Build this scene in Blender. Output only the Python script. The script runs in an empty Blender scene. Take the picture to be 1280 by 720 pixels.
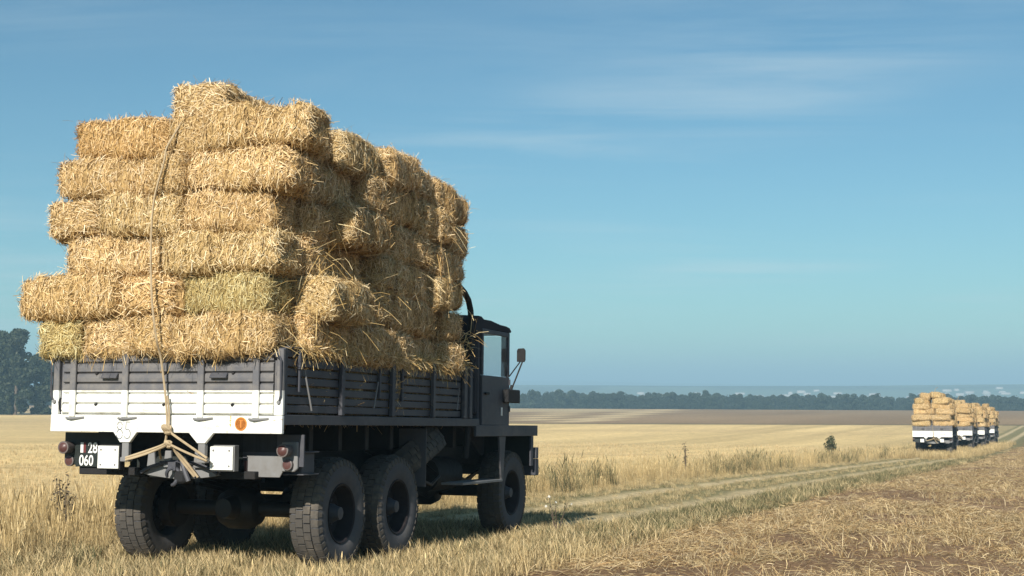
import bpy, bmesh, math, random
import numpy as np
from mathutils import Matrix, Vector, Euler

# ------------------------------------------------------------------ camera, sky, sun, exposure
SC = bpy.context.scene
COL = SC.collection
R = math.radians
cam_d = bpy.data.cameras.new('camera'); cam_d.lens = 50; cam_d.sensor_width = 36
cam_d.clip_start = 0.1; cam_d.clip_end = 60000
cam = bpy.data.objects.new('camera', cam_d); COL.objects.link(cam)
cam.location = (0, 0, 1.675)
cam.rotation_euler = (R(90) + math.atan(127 / 1777.8), 0, 0)
SC.camera = cam

SUN_EL, SUN_AZ = 31.0, 15.8           # light travels towards heading SUN_AZ (clockwise from +Y)
SKY_STRENGTH = 0.06
world = bpy.data.worlds.new('World'); SC.world = world; world.use_nodes = True
wn, wl = world.node_tree.nodes, world.node_tree.links
wn.clear()
w_out = wn.new('ShaderNodeOutputWorld'); w_bg = wn.new('ShaderNodeBackground')
w_sky = wn.new('ShaderNodeTexSky'); w_sky.sky_type = 'NISHITA'; w_sky.sun_disc = False
w_sky.sun_elevation = R(SUN_EL); w_sky.sun_rotation = R(180 + SUN_AZ)
w_sky.air_density = 1.0; w_sky.dust_density = 0.3; w_sky.ozone_density = 1.0; w_sky.altitude = 150
w_bg.inputs['Strength'].default_value = SKY_STRENGTH
# thin cirrus: noise on a high flat layer, drawn out along one wind direction
w_tc = wn.new('ShaderNodeTexCoord'); w_sep = wn.new('ShaderNodeSeparateXYZ')
w_z = wn.new('ShaderNodeMath'); w_z.operation = 'MAXIMUM'; w_z.inputs[1].default_value = 0.02
w_za = wn.new('ShaderNodeMath'); w_za.operation = 'ADD'; w_za.inputs[1].default_value = 0.06
w_x = wn.new('ShaderNodeMath'); w_x.operation = 'DIVIDE'
w_y = wn.new('ShaderNodeMath'); w_y.operation = 'DIVIDE'
w_cmb = wn.new('ShaderNodeCombineXYZ')
w_map = wn.new('ShaderNodeMapping'); w_map.inputs['Rotation'].default_value = (0, 0, R(-9))
w_map.inputs['Scale'].default_value = (0.6, 2.2, 1); w_map.inputs['Location'].default_value = (1.55, 0.0, 0)
w_n1 = wn.new('ShaderNodeTexNoise'); w_n1.inputs['Scale'].default_value = 1.0; w_n1.inputs['Detail'].default_value = 9
w_n1.inputs['Roughness'].default_value = 0.62; w_n1.inputs['Distortion'].default_value = 0.55
w_n2 = wn.new('ShaderNodeTexNoise'); w_n2.inputs['Scale'].default_value = 0.42; w_n2.inputs['Detail'].default_value = 2
w_r1 = wn.new('ShaderNodeMapRange'); w_r1.inputs['From Min'].default_value = 0.42; w_r1.inputs['From Max'].default_value = 0.75
w_r2 = wn.new('ShaderNodeMapRange'); w_r2.inputs['From Min'].default_value = 0.45; w_r2.inputs['From Max'].default_value = 0.62
w_m = wn.new('ShaderNodeMath'); w_m.operation = 'MULTIPLY'
w_m2 = wn.new('ShaderNodeMath'); w_m2.operation = 'MULTIPLY'; w_m2.inputs[1].default_value = 0.48
w_tint = wn.new('ShaderNodeMix'); w_tint.data_type = 'RGBA'; w_tint.blend_type = 'MULTIPLY'; w_tint.inputs['Factor'].default_value = 1
w_tint.inputs['B'].default_value = (0.58, 0.93, 1.02, 1)
w_mix = wn.new('ShaderNodeMix'); w_mix.data_type = 'RGBA'; w_mix.inputs['B'].default_value = (8.0, 9.3, 9.6, 1)
wl.new(w_tc.outputs['Generated'], w_sep.inputs[0])
wl.new(w_sep.outputs['Z'], w_z.inputs[0]); wl.new(w_z.outputs[0], w_za.inputs[0])
wl.new(w_sep.outputs['X'], w_x.inputs[0]); wl.new(w_za.outputs[0], w_x.inputs[1])
wl.new(w_sep.outputs['Y'], w_y.inputs[0]); wl.new(w_za.outputs[0], w_y.inputs[1])
wl.new(w_x.outputs[0], w_cmb.inputs['X']); wl.new(w_y.outputs[0], w_cmb.inputs['Y'])
wl.new(w_cmb.outputs[0], w_map.inputs['Vector'])
wl.new(w_map.outputs[0], w_n1.inputs['Vector']); w_mp2 = wn.new('ShaderNodeMapping'); w_mp2.inputs['Location'].default_value = (-.28, 0, 0); wl.new(w_cmb.outputs[0], w_mp2.inputs['Vector']); wl.new(w_mp2.outputs[0], w_n2.inputs['Vector'])
wl.new(w_n1.outputs['Fac'], w_r1.inputs['Value']); wl.new(w_n2.outputs['Fac'], w_r2.inputs['Value'])
wl.new(w_r1.outputs[0], w_m.inputs[0]); wl.new(w_r2.outputs[0], w_m.inputs[1]); wl.new(w_m.outputs[0], w_m2.inputs[0])
wl.new(w_sky.outputs['Color'], w_tint.inputs['A']); wl.new(w_tint.outputs['Result'], w_mix.inputs['A'])
wl.new(w_m2.outputs[0], w_mix.inputs['Factor']); wl.new(w_mix.outputs['Result'], w_bg.inputs['Color'])
wl.new(w_bg.outputs[0], w_out.inputs['Surface'])

sun_d = bpy.data.lights.new('sun', 'SUN'); sun_d.energy = 5.0; sun_d.angle = R(0.53); sun_d.color = (1.0, 0.94, 0.84)
sun = bpy.data.objects.new('sun', sun_d); COL.objects.link(sun)
_d = Vector((math.sin(R(SUN_AZ)) * math.cos(R(SUN_EL)), math.cos(R(SUN_AZ)) * math.cos(R(SUN_EL)), -math.sin(R(SUN_EL))))
sun.rotation_euler = _d.to_track_quat('-Z', 'Y').to_euler(); sun.location = (-20, -40, 40)

SC.view_settings.view_transform = 'Standard'; SC.view_settings.look = 'None'
SC.view_settings.exposure = 0.52; SC.view_settings.gamma = 1.0; SC.view_settings.use_curve_mapping = False
SC.cycles.max_bounces = 6; SC.cycles.diffuse_bounces = 3; SC.cycles.transparent_max_bounces = 12
SC.cycles.volume_bounces = 0; SC.cycles.use_denoising = True
SC.cycles.sample_clamp_indirect = 4.0

# ------------------------------------------------------------------ frame of the truck and the track
YAW, TILT = 0.3456, 0.0263
TRUCK_O = Vector((-3.115, 12.714, 0.0))
TRUCK_M = Matrix.Translation(TRUCK_O) @ Euler((-TILT, 0, -YAW)).to_matrix().to_4x4()
_sy, _cy = math.sin(YAW), math.cos(YAW)

def to_track(x, y):                     # world -> (lateral offset from the track's middle, distance along it)
    rx, ry = x - TRUCK_O.x, y - TRUCK_O.y
    s = rx * _sy + ry * _cy; o = rx * _cy - ry * _sy
    return o - 0.031 * np.maximum(s, 0), s
def from_track(o, s):
    o = o + 0.031 * np.maximum(s, 0)
    return TRUCK_O.x + o * _cy + s * _sy, TRUCK_O.y - o * _sy + s * _cy

_ps = np.array([-400, -60, 0, 20, 80, 130, 190, 260, 400, 500, 560, 640, 760, 1100, 1800, 3000, 9000, 20000.])
_pz = np.array([1.9, 1.578, 0, -.526, -2.446, -3.70, -4.15, -4.42, -4.80, -5.3, -8, -17, -24, -27, -30, -38, -60, -80.])
_ts = np.concatenate([np.arange(-400, 1200, 2.0), np.geomspace(1200, 20000, 300)])
_tz = np.interp(_ts, _ps, _pz)
for _w in (7, 9):
    _k = np.ones(_w) / _w; _p = np.pad(_tz, _w // 2, mode='edge'); _s2 = np.convolve(_p, _k, 'valid')
    _tz = np.where((_ts > 10) & (_ts < 1190), _s2, _tz)

def vnoise(x, y, seed=0):               # value noise, numpy
    xi, yi = np.floor(x).astype(np.int64), np.floor(y).astype(np.int64)
    fx, fy = x - xi, y - yi
    fx, fy = fx * fx * (3 - 2 * fx), fy * fy * (3 - 2 * fy)
    def h(a, b):
        n = (a * 374761393 + b * 668265263 + seed * 974711) & 0x7fffffff
        n = ((n ^ (n >> 13)) * 1274126177) & 0x7fffffff
        return ((n ^ (n >> 16)) & 0xffff) / 65535.0
    return (h(xi, yi) * (1 - fx) + h(xi + 1, yi) * fx) * (1 - fy) + (h(xi, yi + 1) * (1 - fx) + h(xi + 1, yi + 1) * fx) * fy
def fbm(x, y, seed=0, n=4):
    v, a, t = 0, .5, 0
    for i in range(n):
        v = v + a * vnoise(x * 2 ** i, y * 2 ** i, seed + i * 7); t += a; a *= .5
    return v / t
def sst(a, b, v):
    t = np.clip((v - a) / (b - a), 0, 1); return t * t * (3 - 2 * t)

def ground_z(x, y):
    x = np.asarray(x, float); y = np.asarray(y, float)
    o, s = to_track(x, y)
    z = np.interp(s, _ts, _tz)
    near = np.exp(-(np.hypot(x, y - 15) / 70) ** 2)
    rut = np.exp(-((np.abs(o) - .96) / .26) ** 2) * (s < 180)
    z = z - .05 * rut * near
    z = z + near * (.07 * (fbm(x * .5, y * .5, 3) - .5) + .05 * (fbm(x * 2.2, y * 2.2, 9, 3) - .5) * (np.abs(o) > 1.6))
    z = z + .10 * sst(2.6, 4.5, o) * near + .05 * sst(2.4, 4.5, -o) * near
    z = z + sst(120, 400, np.hypot(x, y)) * (1 - sst(480, 700, s)) * 1.2 * (fbm(x / 160, y / 160, 21, 2) - .5)
    far = sst(3500, 6000, y)
    z = z + far * 8 * (fbm(x / 900, y / 900, 5, 4) - .35)
    return z

# ------------------------------------------------------------------ helpers
def N(nt, kind, **kw):
    n = nt.nodes.new(kind)
    for k, v in kw.items():
        if k in n.inputs: n.inputs[k].default_value = v
        else: setattr(n, k, v)
    return n
def new_mat(name):
    m = bpy.data.materials.new(name); m.use_nodes = True; nt = m.node_tree
    b = nt.nodes['Principled BSDF']; return m, nt, b
def mixrgb(nt, fac, a, b, blend='MIX'):
    n = nt.nodes.new('ShaderNodeMix'); n.data_type = 'RGBA'; n.blend_type = blend
    for key, v in (('Factor', fac), ('A', a), ('B', b)):
        if hasattr(v, 'links') or isinstance(v, bpy.types.NodeSocket): nt.links.new(v, n.inputs[key])
        elif key == 'Factor': n.inputs[key].default_value = v
        else: n.inputs[key].default_value = (*v, 1)
    return n.outputs['Result']
def ramp(nt, val, lo, hi):
    n = nt.nodes.new('ShaderNodeMapRange'); n.inputs['From Min'].default_value = lo; n.inputs['From Max'].default_value = hi
    nt.links.new(val, n.inputs['Value']); return n.outputs[0]
def noise(nt, scale, detail=4, coord='Object', stretch=None, rough=.55):
    tc = nt.nodes.new('ShaderNodeTexCoord'); n = nt.nodes.new('ShaderNodeTexNoise')
    n.inputs['Scale'].default_value = scale; n.inputs['Detail'].default_value = detail; n.inputs['Roughness'].default_value = rough
    src = tc.outputs[coord]
    if stretch:
        mp = nt.nodes.new('ShaderNodeMapping'); mp.inputs['Scale'].default_value = stretch
        nt.links.new(src, mp.inputs['Vector']); src = mp.outputs[0]
    nt.links.new(src, n.inputs['Vector']); return n.outputs['Fac']

def mat_paint(name, col, rough=.55, dirt=(.16, .13, .10), dirt_amt=.45, spec=.35, metallic=0.0):
    m, nt, b = new_mat(name)
    n1 = noise(nt, 2.3, 6); n2 = noise(nt, 14, 5)
    mk = nt.nodes.new('ShaderNodeMath'); mk.operation = 'MULTIPLY'
    nt.links.new(ramp(nt, n1, .42, .72), mk.inputs[0]); nt.links.new(ramp(nt, n2, .35, .7), mk.inputs[1])
    sc = nt.nodes.new('ShaderNodeMath'); sc.operation = 'MULTIPLY'; sc.inputs[1].default_value = dirt_amt
    nt.links.new(mk.outputs[0], sc.inputs[0])
    nt.links.new(mixrgb(nt, sc.outputs[0], col, dirt), b.inputs['Base Color'])
    rr = nt.nodes.new('ShaderNodeMapRange'); rr.inputs['To Min'].default_value = rough - .12; rr.inputs['To Max'].default_value = rough + .2
    nt.links.new(n2, rr.inputs['Value']); nt.links.new(rr.outputs[0], b.inputs['Roughness'])
    b.inputs['Specular IOR Level'].default_value = spec; b.inputs['Metallic'].default_value = metallic
    bp = nt.nodes.new('ShaderNodeBump'); bp.inputs['Strength'].default_value = .15; bp.inputs['Distance'].default_value = .01
    nt.links.new(n1, bp.inputs['Height']); nt.links.new(bp.outputs[0], b.inputs['Normal'])
    return m

GREY = (.056, .058, .070); WHITE = (.78, .78, .73)
M = {}
M['grey'] = mat_paint('army grey paint', GREY, dirt=(.13, .122, .115), dirt_amt=.8)
M['white'] = mat_paint('white paint', WHITE, dirt=(.40, .36, .26), dirt_amt=.35)
M['black'] = mat_paint('chassis black', (.012, .012, .013), rough=.7, dirt=(.045, .035, .028), dirt_amt=.4)
M['grease'] = mat_paint('greasy steel', (.018, .016, .016), rough=.5, dirt=(.08, .06, .04), dirt_amt=.5)
M['dgreen'] = mat_paint('black green plate', (.014, .020, .019), rough=.5, dirt=(.06, .05, .04))
M['lgrey'] = mat_paint('worn grey steel', (.20, .20, .20), rough=.6, dirt=(.11, .09, .07), dirt_amt=.7)
M['rubber'] = mat_paint('dusty rubber', (.085, .085, .092), rough=.9, dirt=(.15, .135, .12), dirt_amt=.7, spec=.2)
M['tread'] = mat_paint('dusty tread rubber', (.075, .068, .06), rough=.9, dirt=(.24, .20, .15), dirt_amt=.95, spec=.2)
M['rim'] = mat_paint('wheel rim paint', (.014, .010, .012), rough=.7, dirt=(.04, .03, .025), dirt_amt=.6)
M['red'] = mat_paint('red lens', (.085, .035, .032), rough=.35, dirt=(.16, .12, .1))
M['lens'] = mat_paint('lamp housing', (.12, .10, .095), rough=.5)
M['orange'] = mat_paint('orange placard', (.78, .36, .09), rough=.7, dirt=(.6, .3, .1), dirt_amt=.4)
M['dorange'] = mat_paint('brown orange print', (.55, .20, .04), rough=.7)
M['ink'] = mat_paint('grey stencil ink', (.11, .12, .13), rough=.8, dirt=(.5, .5, .46), dirt_amt=.7)
M['platewhite'] = mat_paint('plate lettering', (.75, .75, .72), dirt_amt=.2)
M['platered'] = mat_paint('plate red', (.13, .03, .03), dirt_amt=.2)
M['rope'] = mat_paint('hemp rope', (.42, .33, .21), rough=.9, dirt=(.16, .11, .07), dirt_amt=.8, spec=.1)
M['canvas'] = mat_paint('canvas roof', (.032, .034, .042), rough=.9, dirt=(.08, .07, .06), spec=.15)
M['seat'] = mat_paint('seat cover', (.03, .03, .03), rough=.8)
M['bark'] = mat_paint('bark', (.13, .10, .075), rough=.95, dirt=(.05, .04, .03), dirt_amt=.8, spec=.1)

# two-tone tailgate: grey above the painted line, white below, rust and grime along the boards
def mat_twotone():
    m, nt, b = new_mat('two tone tailgate paint')
    tc = nt.nodes.new('ShaderNodeTexCoord'); sp = nt.nodes.new('ShaderNodeSeparateXYZ'); nt.links.new(tc.outputs['Object'], sp.inputs[0])
    nz = noise(nt, 30, 3)
    ad = nt.nodes.new('ShaderNodeMath'); ad.operation = 'MULTIPLY_ADD'; ad.inputs[1].default_value = .006
    nt.links.new(nz, ad.inputs[0]); nt.links.new(sp.outputs['Z'], ad.inputs[2])
    st = ramp(nt, ad.outputs[0], 1.669, 1.673)
    g = mixrgb(nt, ramp(nt, noise(nt, 6, 7, rough=.7), .42, .70), (.115, .115, .125), (.20, .185, .17))
    w = mixrgb(nt, ramp(nt, noise(nt, 5, 8, rough=.7), .50, .75), WHITE, (.52, .48, .37))
    w = mixrgb(nt, ramp(nt, noise(nt, 4, 7, rough=.75, stretch=(5, 1, .7)), .57, .72), w, (.46, .42, .33))
    w = mixrgb(nt, ramp(nt, noise(nt, 42, 3, rough=.6), .70, .74), w, (.14, .11, .08))
    rm = nt.nodes.new('ShaderNodeMath'); rm.operation = 'MULTIPLY'
    nt.links.new(ramp(nt, noise(nt, 9, 6, rough=.7, stretch=(1, 1, 2.5)), .60, .72), rm.inputs[0])
    nt.links.new(ramp(nt, sp.outputs['Z'], 1.52, 1.43), rm.inputs[1])
    w = mixrgb(nt, rm.outputs[0], w, (.30, .22, .10))
    nt.links.new(mixrgb(nt, st, w, g), b.inputs['Base Color']); b.inputs['Roughness'].default_value = .55
    b.inputs['Specular IOR Level'].default_value = .3
    return m
M['twotone'] = mat_twotone()

def mat_glass():
    m, nt, b = new_mat('window glass'); nt.nodes.remove(b)
    out = nt.nodes['Material Output']
    tr = nt.nodes.new('ShaderNodeBsdfTransparent'); tr.inputs[0].default_value = (.95, .96, .96, 1)
    gl = nt.nodes.new('ShaderNodeBsdfGlossy'); gl.inputs['Roughness'].default_value = .03
    df = nt.nodes.new('ShaderNodeBsdfDiffuse'); df.inputs[0].default_value = (.5, .48, .43, 1)
    fr = nt.nodes.new('ShaderNodeLayerWeight'); fr.inputs[0].default_value = .5
    m1 = nt.nodes.new('ShaderNodeMixShader'); m2 = nt.nodes.new('ShaderNodeMixShader'); m2.inputs[0].default_value = .06
    pw = nt.nodes.new('ShaderNodeMath'); pw.operation = 'POWER'; pw.inputs[1].default_value = 3.5; nt.links.new(fr.outputs['Facing'], pw.inputs[0])
    ml = nt.nodes.new('ShaderNodeMath'); ml.operation = 'MULTIPLY'; ml.inputs[1].default_value = .4; nt.links.new(pw.outputs[0], ml.inputs[0]); nt.links.new(ml.outputs[0], m1.inputs[0]); nt.links.new(tr.outputs[0], m1.inputs[1]); nt.links.new(gl.outputs[0], m1.inputs[2])
    nt.links.new(m1.outputs[0], m2.inputs[1]); nt.links.new(df.outputs[0], m2.inputs[2]); nt.links.new(m2.outputs[0], out.inputs[0])
    return m
M['glass'] = mat_glass()

def mat_attr(name, rough=.8, spec=.15, rand=.25, translucent=0.0, objcol=False, val=1.0):
    """colour from the mesh attribute Col, varied per instance"""
    m, nt, b = new_mat(name)
    at = nt.nodes.new('ShaderNodeAttribute'); at.attribute_name = 'Col'
    oi = nt.nodes.new('ShaderNodeObjectInfo'); hs = nt.nodes.new('ShaderNodeHueSaturation')
    mr = nt.nodes.new('ShaderNodeMapRange'); mr.inputs['To Min'].default_value = val * (1 - rand); mr.inputs['To Max'].default_value = val * (1 + rand)
    nt.links.new(oi.outputs['Random'], mr.inputs['Value']); nt.links.new(mr.outputs[0], hs.inputs['Value'])
    nt.links.new(at.outputs['Color'], hs.inputs['Color']); c = hs.outputs[0]
    if objcol: c = mixrgb(nt, 1.0, c, oi.outputs['Color'], 'MULTIPLY')
    nt.links.new(c, b.inputs['Base Color']); b.inputs['Roughness'].default_value = rough; b.inputs['Specular IOR Level'].default_value = spec
    if translucent:
        out = nt.nodes['Material Output']; t = nt.nodes.new('ShaderNodeBsdfTranslucent'); nt.links.new(c, t.inputs[0])
        mx = nt.nodes.new('ShaderNodeMixShader'); mx.inputs[0].default_value = translucent
        nt.links.new(b.outputs[0], mx.inputs[1]); nt.links.new(t.outputs[0], mx.inputs[2]); nt.links.new(mx.outputs[0], out.inputs[0])
    return m
M['straw'] = mat_attr('loose straw stalks', .55, .3, .0, .12, objcol=True)
M['grass'] = mat_attr('grass blades', .7, .2, .28, .2)
M['leaf'] = mat_attr('leaves', .6, .25, .12, .2)

def mat_bale():
    m, nt, b = new_mat('pressed straw')
    oi = nt.nodes.new('ShaderNodeObjectInfo')
    f1 = noise(nt, 38, 5, stretch=(1.0, 1.0, .35), rough=.7); f2 = noise(nt, 6, 3)
    c = mixrgb(nt, ramp(nt, f1, .36, .64), (.11, .060, .022), (.62, .44, .205))
    c = mixrgb(nt, ramp(nt, f2, .45, .95), c, (.46, .31, .13))
    c = mixrgb(nt, 1.0, c, oi.outputs['Color'], 'MULTIPLY')
    nt.links.new(c, b.inputs['Base Color']); b.inputs['Roughness'].default_value = .75; b.inputs['Specular IOR Level'].default_value = .2
    bp = nt.nodes.new('ShaderNodeBump'); bp.inputs['Strength'].default_value = .8; bp.inputs['Distance'].default_value = .02
    nt.links.new(f1, bp.inputs['Height']); nt.links.new(bp.outputs[0], b.inputs['Normal'])
    return m
M['bale'] = mat_bale()

def set_col(me, cols):
    a = me.color_attributes.new('Col', 'FLOAT_COLOR', 'POINT')
    c = np.ones((len(me.vertices), 4), np.float32); c[:, :3] = cols; a.data.foreach_set('color', c.ravel())
def np_mesh(name, v, f, mat=None, cols=None, smooth=False):
    """v (n,3), f (m,k) arrays; one face size"""
    me = bpy.data.meshes.new(name); v = np.asarray(v, np.float32); f = np.asarray(f, np.int32)
    me.vertices.add(len(v)); me.vertices.foreach_set('co', v.ravel())
    k = f.shape[1]; me.loops.add(f.size); me.loops.foreach_set('vertex_index', f.ravel())
    me.polygons.add(len(f)); me.polygons.foreach_set('loop_start', np.arange(0, f.size, k, dtype=np.int32))
    me.polygons.foreach_set('loop_total', np.full(len(f), k, np.int32))
    if smooth: me.polygons.foreach_set('use_smooth', np.ones(len(f), bool))
    me.update(calc_edges=True)
    if mat: me.materials.append(mat)
    if cols is not None: set_col(me, cols)
    return me
def link(name, data, parent=None, loc=None, rot=None):
    o = bpy.data.objects.new(name, data); COL.objects.link(o)
    if parent: o.parent = parent
    if loc is not None: o.location = loc
    if rot is not None: o.rotation_euler = rot
    return o
def tag(o, label=None, cat=None, group=None, kind=None):
    for k, v in (('label', label), ('category', cat), ('group', group), ('kind', kind)):
        if v: o[k] = v
    return o
def empty(name, M4=None):
    o = bpy.data.objects.new(name, None); COL.objects.link(o); o.empty_display_size = .2
    if M4 is not None: o.matrix_world = M4
    return o
def kids(o): return [c for c in bpy.data.objects if c.parent == o]
def copy_tree(o, parent=None, skip=()):
    c = o.copy(); COL.objects.link(c); c.parent = parent
    for ch in kids(o):
        if ch.name.split('.')[0] not in skip: copy_tree(ch, c, skip)
    return c

class MB:
    def __init__(s): s.v = []; s.f = []
    def add(s, v, f):
        k = len(s.v); s.v += [tuple(p) for p in v]; s.f += [tuple(i + k for i in q) for q in f]; return s
    def box(s, x0, x1, y0, y1, z0, z1):
        return s.add([(x0, y0, z0), (x1, y0, z0), (x1, y1, z0), (x0, y1, z0), (x0, y0, z1), (x1, y0, z1), (x1, y1, z1), (x0, y1, z1)],
                     [(3, 2, 1, 0), (4, 5, 6, 7), (0, 1, 5, 4), (1, 2, 6, 5), (2, 3, 7, 6), (3, 0, 4, 7)])
    def prism(s, pts, axis, a, b):
        """polygon pts in the two other axes, extruded along axis from a to b"""
        n = len(pts); g = {'x': lambda p, t: (t, p[0], p[1]), 'y': lambda p, t: (p[0], t, p[1]), 'z': lambda p, t: (p[0], p[1], t)}[axis]
        return s.add([g(p, a) for p in pts] + [g(p, b) for p in pts],
                     [tuple(range(n))[::-1], tuple(range(n, 2 * n))] + [(i, (i + 1) % n, n + (i + 1) % n, n + i) for i in range(n)])
    def tube(s, path, r, n=8, caps=True):
        path = [Vector(p) for p in path]; rs = r if isinstance(r, (list, tuple)) else [r] * len(path)
        k = len(s.v); up = None
        for i, p in enumerate(path):
            t = (path[min(i + 1, len(path) - 1)] - path[max(i - 1, 0)]).normalized()
            if up is None: up = t.orthogonal().normalized()
            up = (up - t * up.dot(t)).normalized(); w = t.cross(up)
            for j in range(n):
                a = 2 * math.pi * j / n; s.v.append(tuple(p + (up * math.cos(a) + w * math.sin(a)) * rs[i]))
        for i in range(len(path) - 1):
            for j in range(n):
                s.f.append((k + i * n + j, k + i * n + (j + 1) % n, k + (i + 1) * n + (j + 1) % n, k + (i + 1) * n + j))
        if caps:
            s.f.append(tuple(k + j for j in range(n))[::-1]); e = k + (len(path) - 1) * n; s.f.append(tuple(e + j for j in range(n)))
        return s
    def lathe(s, prof, axis='x', n=40, c=(0, 0, 0), caps=True):
        """prof: (along axis, radius) pairs, closed profiles repeat the first point"""
        k = len(s.v)
        for (t, r) in prof:
            for j in range(n):
                a = 2 * math.pi * j / n; u, w = r * math.cos(a), r * math.sin(a)
                p = {'x': (t, u, w), 'y': (u, t, w), 'z': (u, w, t)}[axis]
                s.v.append((p[0] + c[0], p[1] + c[1], p[2] + c[2]))
        for i in range(len(prof) - 1):
            for j in range(n):
                s.f.append((k + i * n + j, k + i * n + (j + 1) % n, k + (i + 1) * n + (j + 1) % n, k + (i + 1) * n + j))
        if caps and prof[0][1] > 1e-4 and prof[0] != prof[-1]:
            s.f.append(tuple(k + j for j in range(n))); e = k + (len(prof) - 1) * n; s.f.append(tuple(e + j for j in range(n)))
        return s
    def build(s, name, mat, parent=None, bevel=0.0, smooth=None, loc=None, rot=None):
        bm = bmesh.new(); vs = [bm.verts.new(p) for p in s.v]
        for q in s.f:
            try: bm.faces.new([vs[i] for i in q])
            except ValueError: pass
        bmesh.ops.recalc_face_normals(bm, faces=bm.faces)
        if bevel: bmesh.ops.bevel(bm, geom=list(bm.edges), offset=bevel, segments=1, affect='EDGES', profile=.5)
        me = bpy.data.meshes.new(name); bm.to_mesh(me); bm.free(); me.materials.append(mat)
        if smooth:
            me.polygons.foreach_set('use_smooth', np.ones(len(me.polygons), bool)); me.set_sharp_from_angle(angle=R(smooth))
        return link(name, me, parent, loc, rot)
def B(name, mat, parent, *b, bevel=.004):
    return MB().box(*b).build(name, mat, parent, bevel)
rng = np.random.default_rng(7); random.seed(7)
# ------------------------------------------------------------------ the ground
def mono(parts):
    return np.unique(np.round(np.concatenate(parts), 3))
_S = mono([-np.geomspace(6, 400, 22), np.arange(-6, 30, .22), np.arange(30, 80, .8), np.geomspace(80, 700, 150), np.geomspace(700, 14000, 70)])
_xp = mono([np.arange(-8, 10, .14), np.arange(10, 30, .6), np.geomspace(30, 13000, 75), -np.arange(8, 30, .6), -np.geomspace(30, 13000, 75)])
SS, OO = np.meshgrid(_S, _xp, indexing='ij')
GX = TRUCK_O.x + OO * _cy + SS * _sy; GY = TRUCK_O.y - OO * _sy + SS * _cy
GZ = ground_z(GX, GY)
go, gs = to_track(GX, GY)
def lerp(a, b, t): return a + (np.asarray(b) - a) * t[..., None]
STUB = np.array((.68, .50, .235)); BROWN = np.array((.228, .142, .080)); FARBROWN = np.array((.29, .20, .115))
DIRT = np.array((.60, .465, .27)); GREEN = np.array((.20, .175, .085)); VERGE = np.array((.40, .31, .16))
wob = .9 * (fbm(GX * .35, GY * .35, 31) - .5)
c = np.broadcast_to(STUB, GX.shape + (3,)).copy()
streak = fbm(go * .35, gs * .015 + 7, 41, 3)
c *= (1 + .6 * (streak - .5))[..., None]
sw = sst(.52, .62, fbm(GX * .012, GY * .06, 43, 3)) * .3
c = lerp(c, (.50, .35, .18), sw)
# verge, ruts, middle strip, green strip, worked field
c = lerp(c, VERGE, sst(-5.2, -4.0, go + wob) * (gs < 300))
c = lerp(c, GREEN * 1.2, sst(-2.2, -1.5, go + .5 * wob))
c = lerp(c, GREEN, sst(1.3, 1.7, go + .4 * wob))
rutm = np.exp(-((np.abs(go + .25 * wob) - .96) / .34) ** 4)
c = lerp(c, DIRT, rutm * (.55 + .45 * fbm(GX * .8, GY * .8, 51)))
bm_ = sst(2.35, 2.9, go + wob)
br = BROWN + (.10, .075, .045) * np.clip(fbm(GX * .6, GY * .6, 61, 4) - .45, 0, 1)[..., None] * 2
c = c + (br - c) * bm_[..., None]
# far fields: brown land past the stubble, with two pale strips
bound = 252 + np.where(GX < 0, -GX * 1.25, -GX * .02) + 6 * (fbm(GX / 60, GY / 60, 71) - .5)
fb = sst(-5, 5, GY - bound) * (go < 3)
fbr = FARBROWN * (1 + .5 * (fbm(go * .06, gs * .01, 77, 3) - .5))[..., None]
c = c + (fbr - c) * fb[..., None]
dk = np.exp(-((GY - bound) / 5) ** 2) * (go < 0)
c = lerp(c, (.10, .085, .05), dk * .75)
for (x0, y0, k, hw) in ((14, 283, .187, 5.0), (4.5, 300, .108, 4.0)):
    u = np.abs(GX - x0 - (GY - y0) * k); c = lerp(c, (.60, .46, .26), sst(hw, hw * .5, u) * (GY > y0 - 18) * (GY < 520))
c = lerp(c, (.50, .385, .22), sst(395, 420, GY - .35 * GX) * (GY < 560) * (GX < 40) * .8)
fieldfar = sst(600, 900, GY)
pn = vnoise(GX / 420, GY / 700, 81)
farcol = np.where((pn > .6)[..., None], (.30, .26, .15), np.where((pn > .35)[..., None], (.08, .10, .05), (.18, .17, .09)))
c = c + (farcol - c) * fieldfar[..., None]
nS, nX = GX.shape
idx = np.arange(nS * nX).reshape(nS, nX)
faces = np.stack([idx[:-1, :-1], idx[:-1, 1:], idx[1:, 1:], idx[1:, :-1]], -1).reshape(-1, 4)
def mat_ground():
    m, nt, b = new_mat('field soil and stubble')
    at = nt.nodes.new('ShaderNodeAttribute'); at.attribute_name = 'Col'
    f = noise(nt, 9, 8, rough=.7); g = noise(nt, 1.1, 6, rough=.65); h = noise(nt, 45, 3)
    def mulby(c, v, lo, hi):
        r = nt.nodes.new('ShaderNodeMapRange'); r.inputs['From Min'].default_value = .3; r.inputs['From Max'].default_value = .7
        r.inputs['To Min'].default_value = lo; r.inputs['To Max'].default_value = hi; nt.links.new(v, r.inputs['Value'])
        cc = nt.nodes.new('ShaderNodeCombineColor')
        for i in range(3): nt.links.new(r.outputs[0], cc.inputs[i])
        return mixrgb(nt, 1.0, c, cc.outputs[0], 'MULTIPLY')
    c = mulby(at.outputs['Color'], f, .62, 1.38); c = mulby(c, g, .78, 1.22); c = mulby(c, h, .75, 1.25)
    nt.links.new(c, b.inputs['Base Color']); b.inputs['Roughness'].default_value = .95; b.inputs['Specular IOR Level'].default_value = .08
    bp = nt.nodes.new('ShaderNodeBump'); bp.inputs['Strength'].default_value = .7; bp.inputs['Distance'].default_value = .06
    nt.links.new(f, bp.inputs['Height']); nt.links.new(bp.outputs[0], b.inputs['Normal'])
    return m
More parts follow.
